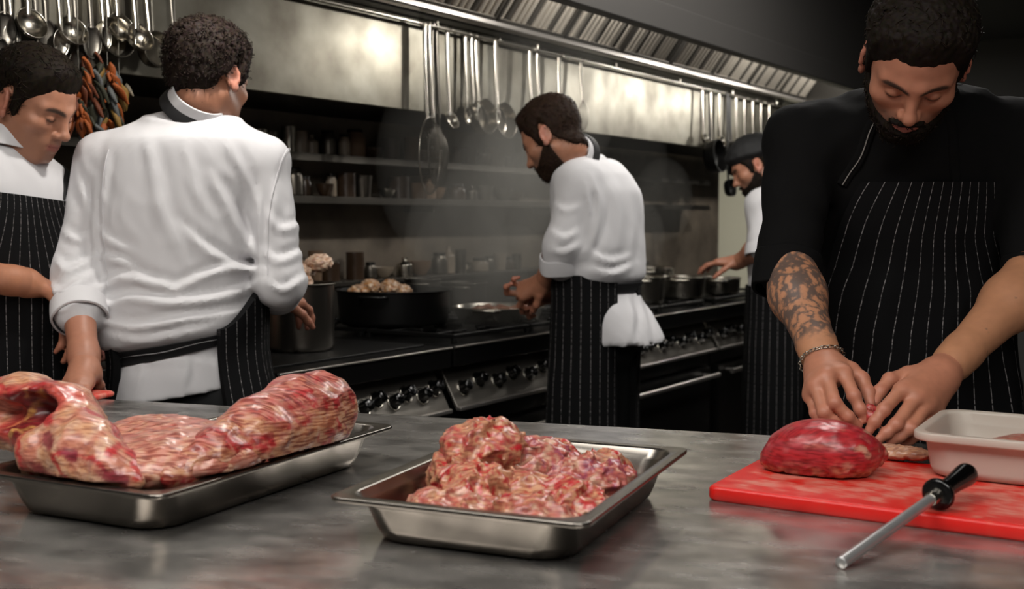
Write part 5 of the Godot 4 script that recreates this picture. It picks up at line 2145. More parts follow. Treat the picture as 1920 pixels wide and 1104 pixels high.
# a band of cloth round an axis
func ring_band(mb: MB, mid: Vector3, axis: Vector3, ra: float, rb: float, h: float, thick: float, side := Vector3.RIGHT, wave := 0.0, flare := 0.0) -> void:
	axis = axis.normalized()
	side = (side - axis * side.dot(axis)).normalized()
	var other := axis.cross(side)
	var rows := []
	var prof := [[0.0, 0.0], [0.25, 1.0], [1.0, 1.15], [1.0, 1.15], [0.5, 1.35], [0.0, 1.15], [-0.5, 1.35], [-1.0, 1.15], [-1.0, 1.15], [-0.25, 1.0], [0.0, 0.0]]
	prof = [[-1.0, 0.0], [-1.0, 0.8], [-0.9, 1.0], [0.0, 1.12], [0.9, 1.0], [1.0, 0.8], [1.0, 0.0]]
	for q in prof:
		var row := PackedVector3Array()
		for i in 41:
			var a := TAU * i / 40
			var w := wave * (sin(a * 3.0 + 0.7) + 0.6 * sin(a * 5.0 + 2.0))
			var e: float = q[1] * thick + w * 0.4 + flare * q[0]
			row.append(mid + axis * (q[0] * h / 2 + w) + side * cos(a) * (ra + e) + other * sin(a) * (rb + e))
		rows.append(row)
	skin(mb, rows, false, true)

# cloth hung round an upright axis: angle a looks along (sin a, 0, cos a)
func drape(mb: MB, f: Field, axis: Callable, a0: Callable, a1: Callable, y0: Callable, y1: Callable, nu: int, nv: int, off: float, uvs: Vector2, fold = null, rim := 0.01) -> void:
	sheet(mb, f, func(u: float, w: float) -> Array:
		var y := lerpf(y0.call(u), y1.call(u), w)
		var a := lerpf(a0.call(w), a1.call(w), u)
		var mid: Vector3 = axis.call(y)
		var out := Vector3(sin(a), 0, cos(a))
		return [mid + out * 0.42, -out], nu, nv, off, uvs, fold, rim)

# a band laid round the same axis, from angle to angle
func belt(mb: MB, f: Field, axis: Callable, a0: float, a1: float, y: Callable, width: float, off: float) -> void:
	var count := 48
	var rows := []
	for i in count + 1:
		var u := float(i) / count
		var a := lerpf(a0, a1, u)
		var out := Vector3(sin(a), 0, cos(a))
		var row := PackedVector3Array()
		var wd: float = width
		for q in [[-0.5, -0.006], [-0.5, 0.7], [-0.44, 1.0], [0.0, 1.2], [0.44, 1.0], [0.5, 0.7], [0.5, -0.006]]:
			var yy: float = y.call(u)
			var mid: Vector3 = axis.call(yy)
			mid.y = yy + q[0] * wd
			var h := f.hit(mid + out * 0.42, -out)
			row.append(h + out * (off * q[1] if q[1] > 0 else q[1]))
		rows.append(row)
	var from := mb.v.size()
	skin(mb, rows, false, a1 < a0)
	var m := from + (count / 2) * 7 + 3
	if mb.n[m].dot(mb.v[m] - axis.call(mb.v[m].y)) < 0:
		for k in range(from, mb.v.size()):
			mb.n[k] = -mb.n[k]

func legs(who: Node3D, hip: Vector3, feet: Array, m: Material, hip_r := 0.1) -> void:
	var f := Field.new()
	for q in feet:
		var foot: Vector3 = q
		var knee := hip.lerp(foot, 0.48) + Vector3(0, 0.0, 0)
		var h := hip + Vector3(foot.x - hip.x, 0, foot.z - hip.z) * 0.75
		knee = h.lerp(foot, 0.5)
		f.cap(h, knee, hip_r, 0.07, 0.04)
		f.cap(knee, foot + Vector3(0, 0.05, 0), 0.072, 0.065, 0.04)
	f.ell(hip + Vector3(0, 0.02, 0), Vector3(0.115, 0.08, 0.10), 0.06)
	var mb := MB.new()
	net(mb, f, hip - Vector3(0.35, hip.y - 0.03, 0.3), hip + Vector3(0.35, 0.16, 0.3), 0.018)
	wear("trousers", mb, m, who)

func shoes(who: Node3D, feet: Array, facing: Vector3) -> void:
	for q in feet:
		var foot: Vector3 = q
		var f := Field.new()
		f.cap(Vector3(foot.x, 0.045, foot.z) - facing * 0.05, Vector3(foot.x, 0.04, foot.z) + facing * 0.15, 0.045, 0.036, 0.02)
		f.cap(Vector3(foot.x, 0.05, foot.z), Vector3(foot.x, 0.10, foot.z), 0.046, 0.045, 0.03)
		f.post = func(p: Vector3, d: float) -> float:
			return maxf(d, 0.004 - p.y)
		var mb := MB.new()
		net(mb, f, Vector3(foot.x - 0.25, -0.01, foot.z - 0.25), Vector3(foot.x + 0.25, 0.17, foot.z + 0.25), 0.014)
		wear("shoe", mb, M.shoe, who)

# the body beneath the clothes, coarse
func core(body: MB, neck: Vector3, pelvis: Vector3, arms: Array, feet: Array) -> void:
	var f := Field.new()
	var chest := pelvis.lerp(neck, 0.45)
	chest = Vector3(lerpf(pelvis.x, neck.x, 0.6), lerpf(pelvis.y, neck.y, 0.6), lerpf(pelvis.z, neck.z, 0.25))
	f.cap(pelvis, chest, 0.08, 0.08, 0.05)
	f.cap(chest, neck, 0.07, 0.045, 0.05)
	var lo := pelvis.min(neck)
	var hi := pelvis.max(neck)
	for a in arms:
		f.cap(chest.lerp(neck, 0.6), a[0], 0.045, 0.036, 0.03)
		for k in a.size() - 1:
			f.cap(a[k], a[k + 1], a[k + 1].y * 0.0 + 0.036, 0.034, 0.02)
		for q in a:
			lo = lo.min(q); hi = hi.max(q)
	for q in feet:
		f.cap(pelvis, Vector3(q.x, 0.06, q.z), 0.05, 0.035, 0.04)
		lo = lo.min(Vector3(q.x, 0.05, q.z)); hi = hi.max(Vector3(q.x, 0.05, q.z))
	net(body, f, lo - Vector3.ONE * 0.1, hi + Vector3.ONE * 0.1, 0.022, Transform3D.IDENTITY, func(_p, _n): return SKIN)
# ---------------------------------------------------------------- the cook in black, at the red board
func px_row(y: float, x0: float, x1: float, depth: float, half_depth: float) -> Array:
	var a := at(x0, y, depth)
	var b := at(x1, y, depth)
	return [a.y, (a.x + b.x) / 2, a.z, (b.x - a.x) / 2, half_depth]

func fingers_px(list: Array) -> Array:
	var out := []
	for f in list:
		var pts := []
		for q in f:
			pts.append(at(q[0], q[1], q[2]))
		out.append(pts)
	return out

func cook_in_black() -> void:
	var base := at(1712, 552, 2.36)
	base.y = 0.0
	var who := person("bearded cook in a black shirt and striped apron bending over the red board", base)
	var body := MB.new()
	# head
	var turn := Basis(Vector3.UP, deg_to_rad(-21)) * Basis(Vector3.RIGHT, deg_to_rad(51)) * Basis(Vector3.BACK, deg_to_rad(-11))
	var hx := Transform3D(turn, at(1716, 112, 2.0))
	var neck := at(1722, 200, 2.14)
	head(who, body, hx, neck, {"stubble": 0.75, "beard": 0.006, "top": 0.022, "side": 0.009, "curl": 0.0045, "curl_size": 70.0, "cell": 0.003, "hair_cell": 0.0036, "tone": Color(0.40, 0.165, 0.10)})
	# arms and hands
	var sh_r := at(1503, 266, 2.22)
	var el_r := at(1476, 500, 2.13)
	var wr_r := at(1547, 690, 1.905)
	var sh_l := at(1928, 262, 2.18)
	var el_l := at(1945, 515, 2.09)
	var wr_l := at(1766, 700, 1.90)
	hand(body, wr_r.lerp(el_r, 0.16), wr_r, fingers_px([
		[[1596, 694, 1.88], [1616, 710, 1.865], [1628, 735, 1.845], [1632, 756, 1.83]],
		[[1583, 700, 1.845], [1601, 742, 1.808], [1613, 768, 1.80], [1621, 786, 1.80]],
		[[1551, 707, 1.835], [1565, 755, 1.795], [1590, 781, 1.79], [1609, 797, 1.795]],
		[[1530, 723, 1.84], [1545, 773, 1.80], [1562, 789, 1.80], [1578, 797, 1.80]],
		[[1520, 742, 1.855], [1529, 774, 1.825], [1539, 787, 1.815], [1549, 793, 1.815]]]), Color(0.46, 0.19, 0.115), 0.0026, 0.0285)
	hand(body, wr_l.lerp(el_l, 0.16), wr_l, fingers_px([
		[[1702, 702, 1.88], [1668, 712, 1.865], [1650, 733, 1.85], [1640, 754, 1.835]],
		[[1690, 731, 1.83], [1657, 768, 1.795], [1640, 790, 1.79], [1629, 808, 1.79]],
		[[1717, 746, 1.825], [1680, 796, 1.785], [1662, 812, 1.785], [1648, 824, 1.785]],
		[[1735, 763, 1.83], [1707, 803, 1.79], [1686, 818, 1.79], [1670, 828, 1.79]],
		[[1748, 782, 1.845], [1724, 813, 1.81], [1706, 824, 1.81], [1692, 829, 1.81]]]), Color(0.46, 0.19, 0.115), 0.0026, 0.0285)
	# forearms, the near one inked
	var ink := FastNoiseLite.new()
	ink.seed = 5
	ink.frequency = 1.0
	ink.fractal_type = FastNoiseLite.FRACTAL_RIDGED
	ink.fractal_octaves = 3
	for s in 2:
		var el: Vector3 = [el_r, el_l][s]
		var wr: Vector3 = [wr_r, wr_l][s]
		var f := Field.new()
		var up := el.lerp(wr, 0.3)
		f.cap(el + Vector3(0, 0.02, 0), up, 0.045, 0.0465, 0.03)
		f.cap(up, wr.lerp(el, 0.12), 0.046, 0.0285, 0.03)
		f.cap(wr.lerp(el, 0.2), wr, 0.03, 0.0282, 0.02)
		var along := (wr - el).normalized()
		var long := el.distance_to(wr)
		var tone := Color(0.46, 0.215, 0.115)
		var paint := func(p: Vector3, _n: Vector3) -> Color:
			var v := wob.get_noise_3d(p.x * 45, p.y * 45, p.z * 45)
			var c := tone * (1.0 + 0.1 * v)
			if s == 0:
				var t := (p - el).dot(along) / long
				var shade := wob.get_noise_3d(p.x * 30 + 7.0, p.y * 30, p.z * 30)
				var l := ink.get_noise_3d(p.x * 48, p.y * 38, p.z * 48)
				var k := step(-0.05, 0.5, l + shade * 0.6) * step(0.86, 0.76, t + 0.06 * shade)
				c = c.lerp(Color(0.05, 0.052, 0.055), k * 0.82)
			else:
				var l2 := wob.get_noise_3d(p.x * 55 + 3.0, p.y * 55, p.z * 55)
				c = c.lerp(Color(0.10, 0.06, 0.05), step(0.62, 0.75, l2) * 0.7)
			return c
		net(body, f, el.min(wr) - Vector3.ONE * 0.06, el.max(wr) + Vector3.ONE * 0.06, 0.0022 if s == 0 else 0.004, Transform3D.IDENTITY, paint)
	var feet := [Vector3(base.x - 0.14, 0.0, base.z), Vector3(base.x + 0.14, 0.0, base.z)]
	core(body, neck, Vector3(base.x, 0.92, base.z), [[sh_r, el_r], [sh_l, el_l]], feet)
	wear("body", body, M.skin, who)
	# shirt
	var f := Field.new()
	f.loft([
		px_row(1000, 1530, 1905, 2.36, 0.15), px_row(800, 1535, 1900, 2.36, 0.15), px_row(640, 1545, 1885, 2.35, 0.145), px_row(500, 1538, 1890, 2.32, 0.14),
		px_row(400, 1520, 1898, 2.28, 0.14), px_row(310, 1515, 1905, 2.25, 0.135), px_row(235, 1560, 1875, 2.22, 0.11), px_row(195, 1620, 1815, 2.2, 0.08)], 0.0, 0.04)
	f.cap(at(1690, 208, 2.2), sh_r, 0.055, 0.064, 0.06)
	f.cap(at(1740, 205, 2.2), sh_l, 0.055, 0.064, 0.06)
	f.cap(sh_r, el_r, 0.067, 0.056, 0.04)
	f.cap(sh_l, el_l, 0.067, 0.056, 0.04)
	f.cap(at(1722, 190, 2.13), at(1716, 240, 2.17), 0.066, 0.085, 0.04)
	f.rough = 0.012
	f.post = func(p: Vector3, d: float) -> float:
		var w := wob.get_noise_3d(p.x * 9 + p.y * 4, p.y * 6, p.z * 8)
		return d + 0.006 * (absf(w) * 2.0 - 0.5)
	var mb := MB.new()
	net(mb, f, Vector3(sh_r.x - 0.12, 0.78, base.z - 0.25), Vector3(sh_l.x + 0.15, 1.56, base.z + 0.38), 0.0115)
	wear("shirt", mb, M.black_cotton, who)
	# turned-up sleeves
	mb = MB.new()
	ring_band(mb, el_r + (el_r - sh_r).normalized() * 0.012, el_r - sh_r, 0.054, 0.054, 0.07, 0.008, Vector3.RIGHT, 0.002)
	wear("turned_up_cuff", mb, M.black_cotton, who)
	mb = MB.new()
	ring_band(mb, el_l + (el_l - sh_l).normalized() * 0.005, el_l - sh_l, 0.054, 0.054, 0.07, 0.008, Vector3.RIGHT, 0.002)
	wear("turned_up_cuff", mb, M.black_cotton, who)
	# collar
	mb = MB.new()
	ring_band(mb, at(1721, 196, 2.135), neck - hx.origin + Vector3(0, -0.08, 0), 0.062, 0.066, 0.035, 0.004)
	wear("collar", mb, M.black_cotton, who)
	# apron
	var smooth := Field.new()
	smooth.prims.append(f.prims[0])
	mb = MB.new()
	var edges := [[340.0, 1592.0, 1806.0], [420.0, 1562.0, 1832.0], [500.0, 1520.0, 1900.0], [600.0, 1490.0, 1930.0], [1000.0, 1480.0, 1940.0]]
	var cut := func(w: float, which: int) -> float:
		var y := lerpf(342.0, 960.0, w)
		var x := 0.0
		for i in edges.size() - 1:
			if y >= edges[i][0] and y <= edges[i + 1][0]:
				x = lerpf(edges[i][which], edges[i + 1][which], (y - edges[i][0]) / (edges[i + 1][0] - edges[i][0]))
		var s := clampf((x - 1714.0) / 185.0, -1.15, 1.15)
		return atan2(s * 0.19, 0.14 * cos(minf(absf(s), 1.15) * 1.45))
	var fold := func(u: float, w: float, q: Vector3) -> float:
		return 0.006 * sin(u * 26.0 + 3.0 * wob.get_noise_2d(u * 3.0, w * 2.0)) * w + 0.004 * wob.get_noise_3d(q.x * 12, q.y * 5, 0)
	drape(mb, smooth, func(y): return Vector3(base.x, y, lerpf(at(0, 0, 2.36).z, at(0, 0, 2.24).z, clampf((y - 0.9) / 0.5, 0, 1))), func(w): return cut.call(w, 1), func(w): return cut.call(w, 2), func(_u): return at(1712, 342, 2.15).y, func(_u): return 0.55, 70, 50, 0.012, Vector2(15.0, 2.0), fold)
	wear("apron", mb, M.stripe, who, "black apron with thin white stripes")
	for q in [[[1598, 345], [1625, 290], [1640, 240], [1660, 205]], [[1802, 345], [1790, 290], [1782, 240], [1765, 205]]]:
		var pts := []
		for e in q:
			pts.append(at(e[0], e[1], 2.1))
		mb = MB.new()
		ribbon(mb, f, pts, 0.026, 0.004, func(_p): return Vector3(0, 0, -1))
		var strap := wear("apron_strap", mb, M.black_cotton, who)
		if q[0][0] == 1598:
			mb = MB.new()
			ribbon(mb, f, pts, 0.0022, 0.0068, func(_p): return Vector3(0, 0, -1))
			finish.append([part("stitching", null, strap), mb, M.dull_thread, -who.position])
	legs(who, Vector3(base.x, 0.86, base.z), feet, M.trousers)
	shoes(who, feet, Vector3(0, 0, 1))
	# bracelet of small silver links, on the inked wrist
	var ax := (el_r - wr_r).normalized()
	var bo := thing("bracelet", "silver chain bracelet on the tattooed wrist", "bracelet", wr_r + ax * 0.016)
	var side := ax.cross(Vector3.UP).normalized()
	var upv := side.cross(ax)
	var lm := MB.new()
	var loop := []
	for k in 10:
		var a := TAU * k / 10
		loop.append(Vector3(cos(a) * 0.0042, sin(a) * 0.0026, 0))
	tube(lm, loop, [0.0011], 6, false, true)
	var link := lm.mesh(M.tool)
	for k in 34:
		var a := TAU * k / 34
		var dirv := side * cos(a) + upv * sin(a)
		var tang := side * -sin(a) + upv * cos(a)
		var b := Basis(tang, ax if k % 2 else dirv, dirv if k % 2 else -ax)
		part("link", link, bo, dirv * 0.0368 + ax * 0.004 * sin(a * 2.0 + 1.0), b)
# ---------------------------------------------------------------- cooks in white
func face_to(x: float, z: float, pitch: float, roll := 0.0) -> Basis:
	return Basis(Vector3.UP, atan2(x, z)) * Basis(Vector3.RIGHT, deg_to_rad(pitch)) * Basis(Vector3.BACK, deg_to_rad(roll))

func arm_skin(body: MB, el: Vector3, wr: Vector3, r0: float, r1: float, tone: Color, cell := 0.005) -> void:
	var f := Field.new()
	var up := el.lerp(wr, 0.3)
	f.cap(el, up, r0, r0 * 1.03, 0.03)
	f.cap(up, wr.lerp(el, 0.1), r0 * 1.02, r1 * 1.02, 0.03)
	f.cap(wr.lerp(el, 0.15), wr, r1 * 1.05, r1, 0.02)
	net(body, f, el.min(wr) - Vector3.ONE * 0.06, el.max(wr) + Vector3.ONE * 0.06, cell, Transform3D.IDENTITY, func(p, _n): return tone * (1.0 + 0.1 * wob.get_noise_3d(p.x * 45, p.y * 45, p.z * 45)))

# stand collar and the apron strap lying outside it
func collar(who: Node3D, hx: Transform3D, neck: Vector3, lean: Vector3, strap := true, up := 0.028) -> void:
	var top := hx * Vector3(0, -0.06, -0.028)
	var nd := (top - neck).normalized()
	var axis := (nd + lean).normalized()
	var mb := MB.new()
	ring_band(mb, neck + nd * up, axis, 0.067, 0.069, 0.046, 0.004, Vector3.RIGHT, 0.0, -0.003)
	wear("collar", mb, M.cotton, who)
	if strap:
		mb = MB.new()
		ring_band(mb, neck + nd * (up - 0.014), axis, 0.076, 0.079, 0.026, 0.005, Vector3.RIGHT, 0.0, -0.005)
		wear("neck_strap", mb, M.band, who, "black apron strap round the collar")

func crease(p: Vector3, sx: float, sy: float, sz: float, seed_: float) -> float:
	var w := wob.get_noise_3d(p.x * sx + seed_, p.y * sy, p.z * sz)
	return absf(w) * 2.0 - 0.45

# back view, nearest of the white jackets
func cook_back_view() -> void:
	var base := at(345, 552, 2.80)
	base.y = 0
	var who := person("cook in a white jacket seen from behind, dark curly hair, left hand on the table", base)
	var body := MB.new()
	var hx := Transform3D(face_to(0.42, -0.9, 17, -4), at(392, 150, 2.80))
	var neck := at(364, 218, 2.80)
	head(who, body, hx, neck, {"stubble": 0.5, "top": 0.027, "side": 0.02, "curl": 0.009, "curl_size": 46.0, "cell": 0.004, "hair_cell": 0.0042, "strands": 2600, "strand": 0.016, "wind": 1.0, "hair_tone": Color(0.016, 0.011, 0.009),
		"hairline": [[-0.11, -0.062], [-0.06, -0.055], [-0.035, -0.03], [-0.02, 0.03], [-0.006, 0.038], [0.002, 0.02], [0.006, -0.028], [0.024, -0.03], [0.032, 0.015], [0.05, 0.035], [0.066, 0.062], [0.12, 0.068]]})
	var sh_l := at(193, 300, 2.79)
	var el_l := at(139, 500, 2.74)
	var wr_l := at(160, 692, 2.535)
	var cu_l := el_l.lerp(wr_l, 0.45)
	var sh_r := at(494, 304, 2.79)
	var el_r := at(526, 530, 2.76)
	var wr_r := at(515, 566, 3.02)
	var cu_r := el_r.lerp(wr_r, 0.4)
	var tone := Color(0.36, 0.155, 0.095)
	arm_skin(body, el_l, wr_l, 0.038, 0.03, tone)
	arm_skin(body, el_r, wr_r, 0.039, 0.03, tone)
	# the leaning hand lies flat, fingers towards the far side
	hand(body, wr_l.lerp(el_l, 0.1), wr_l, fingers_px([
		[[178, 705, 2.53], [186, 722, 2.55], [190, 733, 2.57], [193, 737, 2.585]],
		[[165, 719, 2.475], [160, 735, 2.44], [157, 742, 2.425], [154, 746, 2.41]],
		[[151, 719, 2.465], [144, 735, 2.43], [140, 742, 2.415], [137, 746, 2.40]],
		[[138, 719, 2.47], [130, 735, 2.44], [126, 741, 2.425], [123, 745, 2.41]],
		[[128, 720, 2.485], [118, 733, 2.46], [114, 738, 2.45], [110, 741, 2.44]]]), tone, 0.004, 0.03)
	hand(body, wr_r.lerp(el_r, 0.1), wr_r, curled(wr_r, Vector3(0.35, -0.1, -0.9), Vector3(0, -1, 0.1), 0.6), tone, 0.004, 0.029)
	var feet := [Vector3(base.x - 0.13, 0, base.z), Vector3(base.x + 0.13, 0, base.z)]
	core(body, neck, Vector3(base.x, 0.93, base.z), [[sh_l, el_l], [sh_r, el_r]], feet)
	wear("body", body, M.skin, who)
	# jacket
	var f := Field.new()
	var l := f.loft([
		px_row(733, 208, 466, 2.80, 0.135), px_row(690, 216, 458, 2.80, 0.128), px_row(662, 228, 446, 2.80, 0.115), px_row(646, 226, 448, 2.80, 0.116), px_row(628, 196, 474, 2.80, 0.15),
		px_row(590, 180, 482, 2.80, 0.155), px_row(500, 173, 482, 2.80, 0.145), px_row(400, 168, 484, 2.80, 0.145), px_row(320, 172, 494, 2.80, 0.14), px_row(266, 205, 480, 2.79, 0.12), px_row(232, 285, 440, 2.79, 0.08)], 0.0, 0.035)
	l.tilt = 0.155
	l.tilt_at = base.x
	l.tilt_top = 1.32
	f.cap(at(335, 244, 2.79), sh_l, 0.050, 0.062, 0.05)
	f.cap(at(395, 246, 2.79), sh_r, 0.050, 0.062, 0.05)
	f.cap(sh_l, el_l, 0.062, 0.056, 0.022)
	f.cap(el_l, cu_l, 0.056, 0.056, 0.03)
	f.cap(sh_r, el_r, 0.06, 0.057, 0.022)
	f.cap(el_r, cu_r, 0.056, 0.05, 0.03)
	f.rough = 0.016
	var folds := Folds.new()
	folds.lo = Vector2(at(80, 760, 2.7).x, at(80, 760, 2.7).y)
	folds.hi = Vector2(at(590, 200, 2.7).x, at(590, 200, 2.7).y)
	folds.bake(strokes_px([
		[[[182, 545], [230, 520], [300, 532], [350, 548]], 0.011, 0.012], [[[330, 545], [400, 512], [440, 505], [480, 512]], 0.012, 0.011], [[[192, 575], [250, 558], [330, 566], [420, 556], [478, 530]], 0.012, 0.012],
		[[[188, 600], [260, 612], [340, 600], [430, 590], [470, 570]], 0.009, 0.012], [[[200, 625], [270, 636], [350, 622], [430, 604]], 0.008, 0.009], [[[340, 420], [390, 470], [440, 500], [478, 505]], 0.010, 0.010],
		[[[395, 330], [430, 400], [455, 460], [478, 490]], 0.009, 0.011], [[[280, 250], [292, 320], [310, 400], [345, 470]], 0.008, 0.016], [[[350, 260], [362, 330], [385, 400]], 0.006, 0.014], [[[180, 480], [230, 490], [275, 520]], 0.008, 0.010],
		[[[178, 420], [205, 450], [250, 470]], 0.006, 0.010], [[[420, 260], [450, 320], [476, 390]], 0.007, 0.010], [[[200, 280], [196, 340], [186, 420]], 0.007, 0.009], [[[176, 330], [172, 420], [178, 520]], 0.010, 0.008], [[[484, 330], [480, 430], [484, 520]], 0.010, 0.008],
		[[[110, 430], [140, 450], [165, 440]], 0.009, 0.009], [[[100, 480], [135, 505], [172, 480]], 0.011, 0.009], [[[98, 530], [130, 545], [175, 515]], 0.011, 0.009], [[[100, 560], [140, 575], [178, 550]], 0.009, 0.008], [[[130, 330], [150, 370], [160, 410]], 0.006, 0.01],
		[[[495, 400], [520, 430], [555, 420]], 0.008, 0.010], [[[490, 470], [520, 490], [565, 470]], 0.009, 0.010], [[[500, 530], [530, 545], [568, 520]], 0.010, 0.009], [[[500, 330], [508, 380], [500, 440]], 0.006, 0.012],
		[[[230, 690], [320, 676], [430, 690]], 0.004, 0.008], [[[260, 672], [266, 700], [258, 730]], 0.005, 0.008], [[[340, 660], [352, 690], [345, 725]], 0.006, 0.009], [[[410, 650], [405, 690], [420, 715]], 0.005, 0.008]], 2.68))
	f.post = func(p: Vector3, d: float) -> float:
		if d > 0.03 or d < -0.03:
			return d
		var front := step(base.z - 0.06, base.z + 0.02, p.z)
		return d - folds.get_at(p.x, p.y) * front + 0.0022 * crease(p + Vector3(p.y * 0.3, 0, 0), 11.0, 6.0, 9.0, 4.0)
	var mb := MB.new()
	net(mb, f, Vector3(at(80, 500, 2.75).x, 0.80, base.z - 0.28), Vector3(at(585, 500, 2.75).x, 1.60, base.z + 0.25), 0.0072)
	var jacket := wear("jacket", mb, M.cotton, who, "white cotton chef jacket, creased across the back")
	# stitched seams: armholes
	for q in [[[512, 268], [496, 330], [484, 400], [482, 470], [484, 520]], [[176, 275], [168, 340], [168, 420], [174, 500], [182, 545]]]:
		var pts := []
		for e in q:
			pts.append(at(e[0], e[1], 2.60))
		mb = MB.new()
		ribbon(mb, f, pts, 0.005, 0.0016, func(_p): return Vector3(0, 0, -1), 10)
		finish.append([part("seam", null, jacket), mb, M.cotton, -who.position])
	for q in [[cu_l, cu_l - el_l, 0.057, 0.05, "left"], [cu_r, cu_r - el_r, 0.052, 0.045, "right"]]:
		mb = MB.new()
		ring_band(mb, q[0], q[1], q[2], q[2], q[3], 0.006, Vector3.RIGHT, 0.002, 0.001)
		wear("turned_up_cuff", mb, M.cotton, who)
	collar(who, hx, neck, Vector3(0.1, 0.1, -0.3), true, 0.040)
	# apron tied at the back: two side panels that meet in front, and a folded tie
	var smooth := Field.new()
	smooth.prims.append(l)
	var slope := func(x: float) -> float: return 0.155 * (x - base.x)
	var axis := func(y: float) -> Vector3: return Vector3(base.x + 0.005, y, base.z)
	var skirt := Field.new()
	skirt.loft([[0.40, base.x + 0.02, base.z, 0.215, 0.17], [0.80, base.x + 0.02, base.z, 0.205, 0.155], [0.95, base.x + 0.01, base.z, 0.185, 0.145], [1.05, base.x, base.z, 0.195, 0.16], [1.2, base.x, base.z, 0.2, 0.16], [1.35, base.x, base.z, 0.19, 0.14]])
	mb = MB.new()
	var tie_y: float = at(330, 648, 2.8).y
	drape(mb, skirt, axis, func(w): return deg_to_rad(lerpf(40.0, 52.0, w)), func(w): return deg_to_rad(lerpf(308.0, 296.0, w)),
		func(u): return tie_y + 0.022 + 0.03 * step(0.5, 0.0, u) + 0.10 * step(0.0, 0.16, u) * step(1.0, 0.84, u), func(_u): return 0.45, 90, 40, 0.008, Vector2(34.0, 2.4),
		func(u, w, q): return 0.007 * sin(u * 60.0 + 2.0 * wob.get_noise_2d(u * 5.0, w * 2.0)) * w)
	wear("apron", mb, M.stripe, who, "black apron with thin white stripes wrapped round the hips")
	mb = MB.new()
	belt(mb, smooth, axis, deg_to_rad(48), deg_to_rad(-58), func(u): return tie_y + lerpf(0.024, -0.024, u), 0.032, 0.007)
	var tie := wear("apron_tie", mb, M.band, who, "black apron tie across the back")
	mb = MB.new()
	belt(mb, smooth, axis, deg_to_rad(46), deg_to_rad(-57), func(u): return tie_y + lerpf(0.024, -0.024, u) + 0.002 + 0.002 * sin(u * 9.0), 0.003, 0.0095)
	finish.append([part("tie_stripe", null, tie), mb, M.cotton, -who.position])
	legs(who, Vector3(base.x, 0.86, base.z), feet, M.trousers)
	shoes(who, feet, Vector3(0, 0, -1))

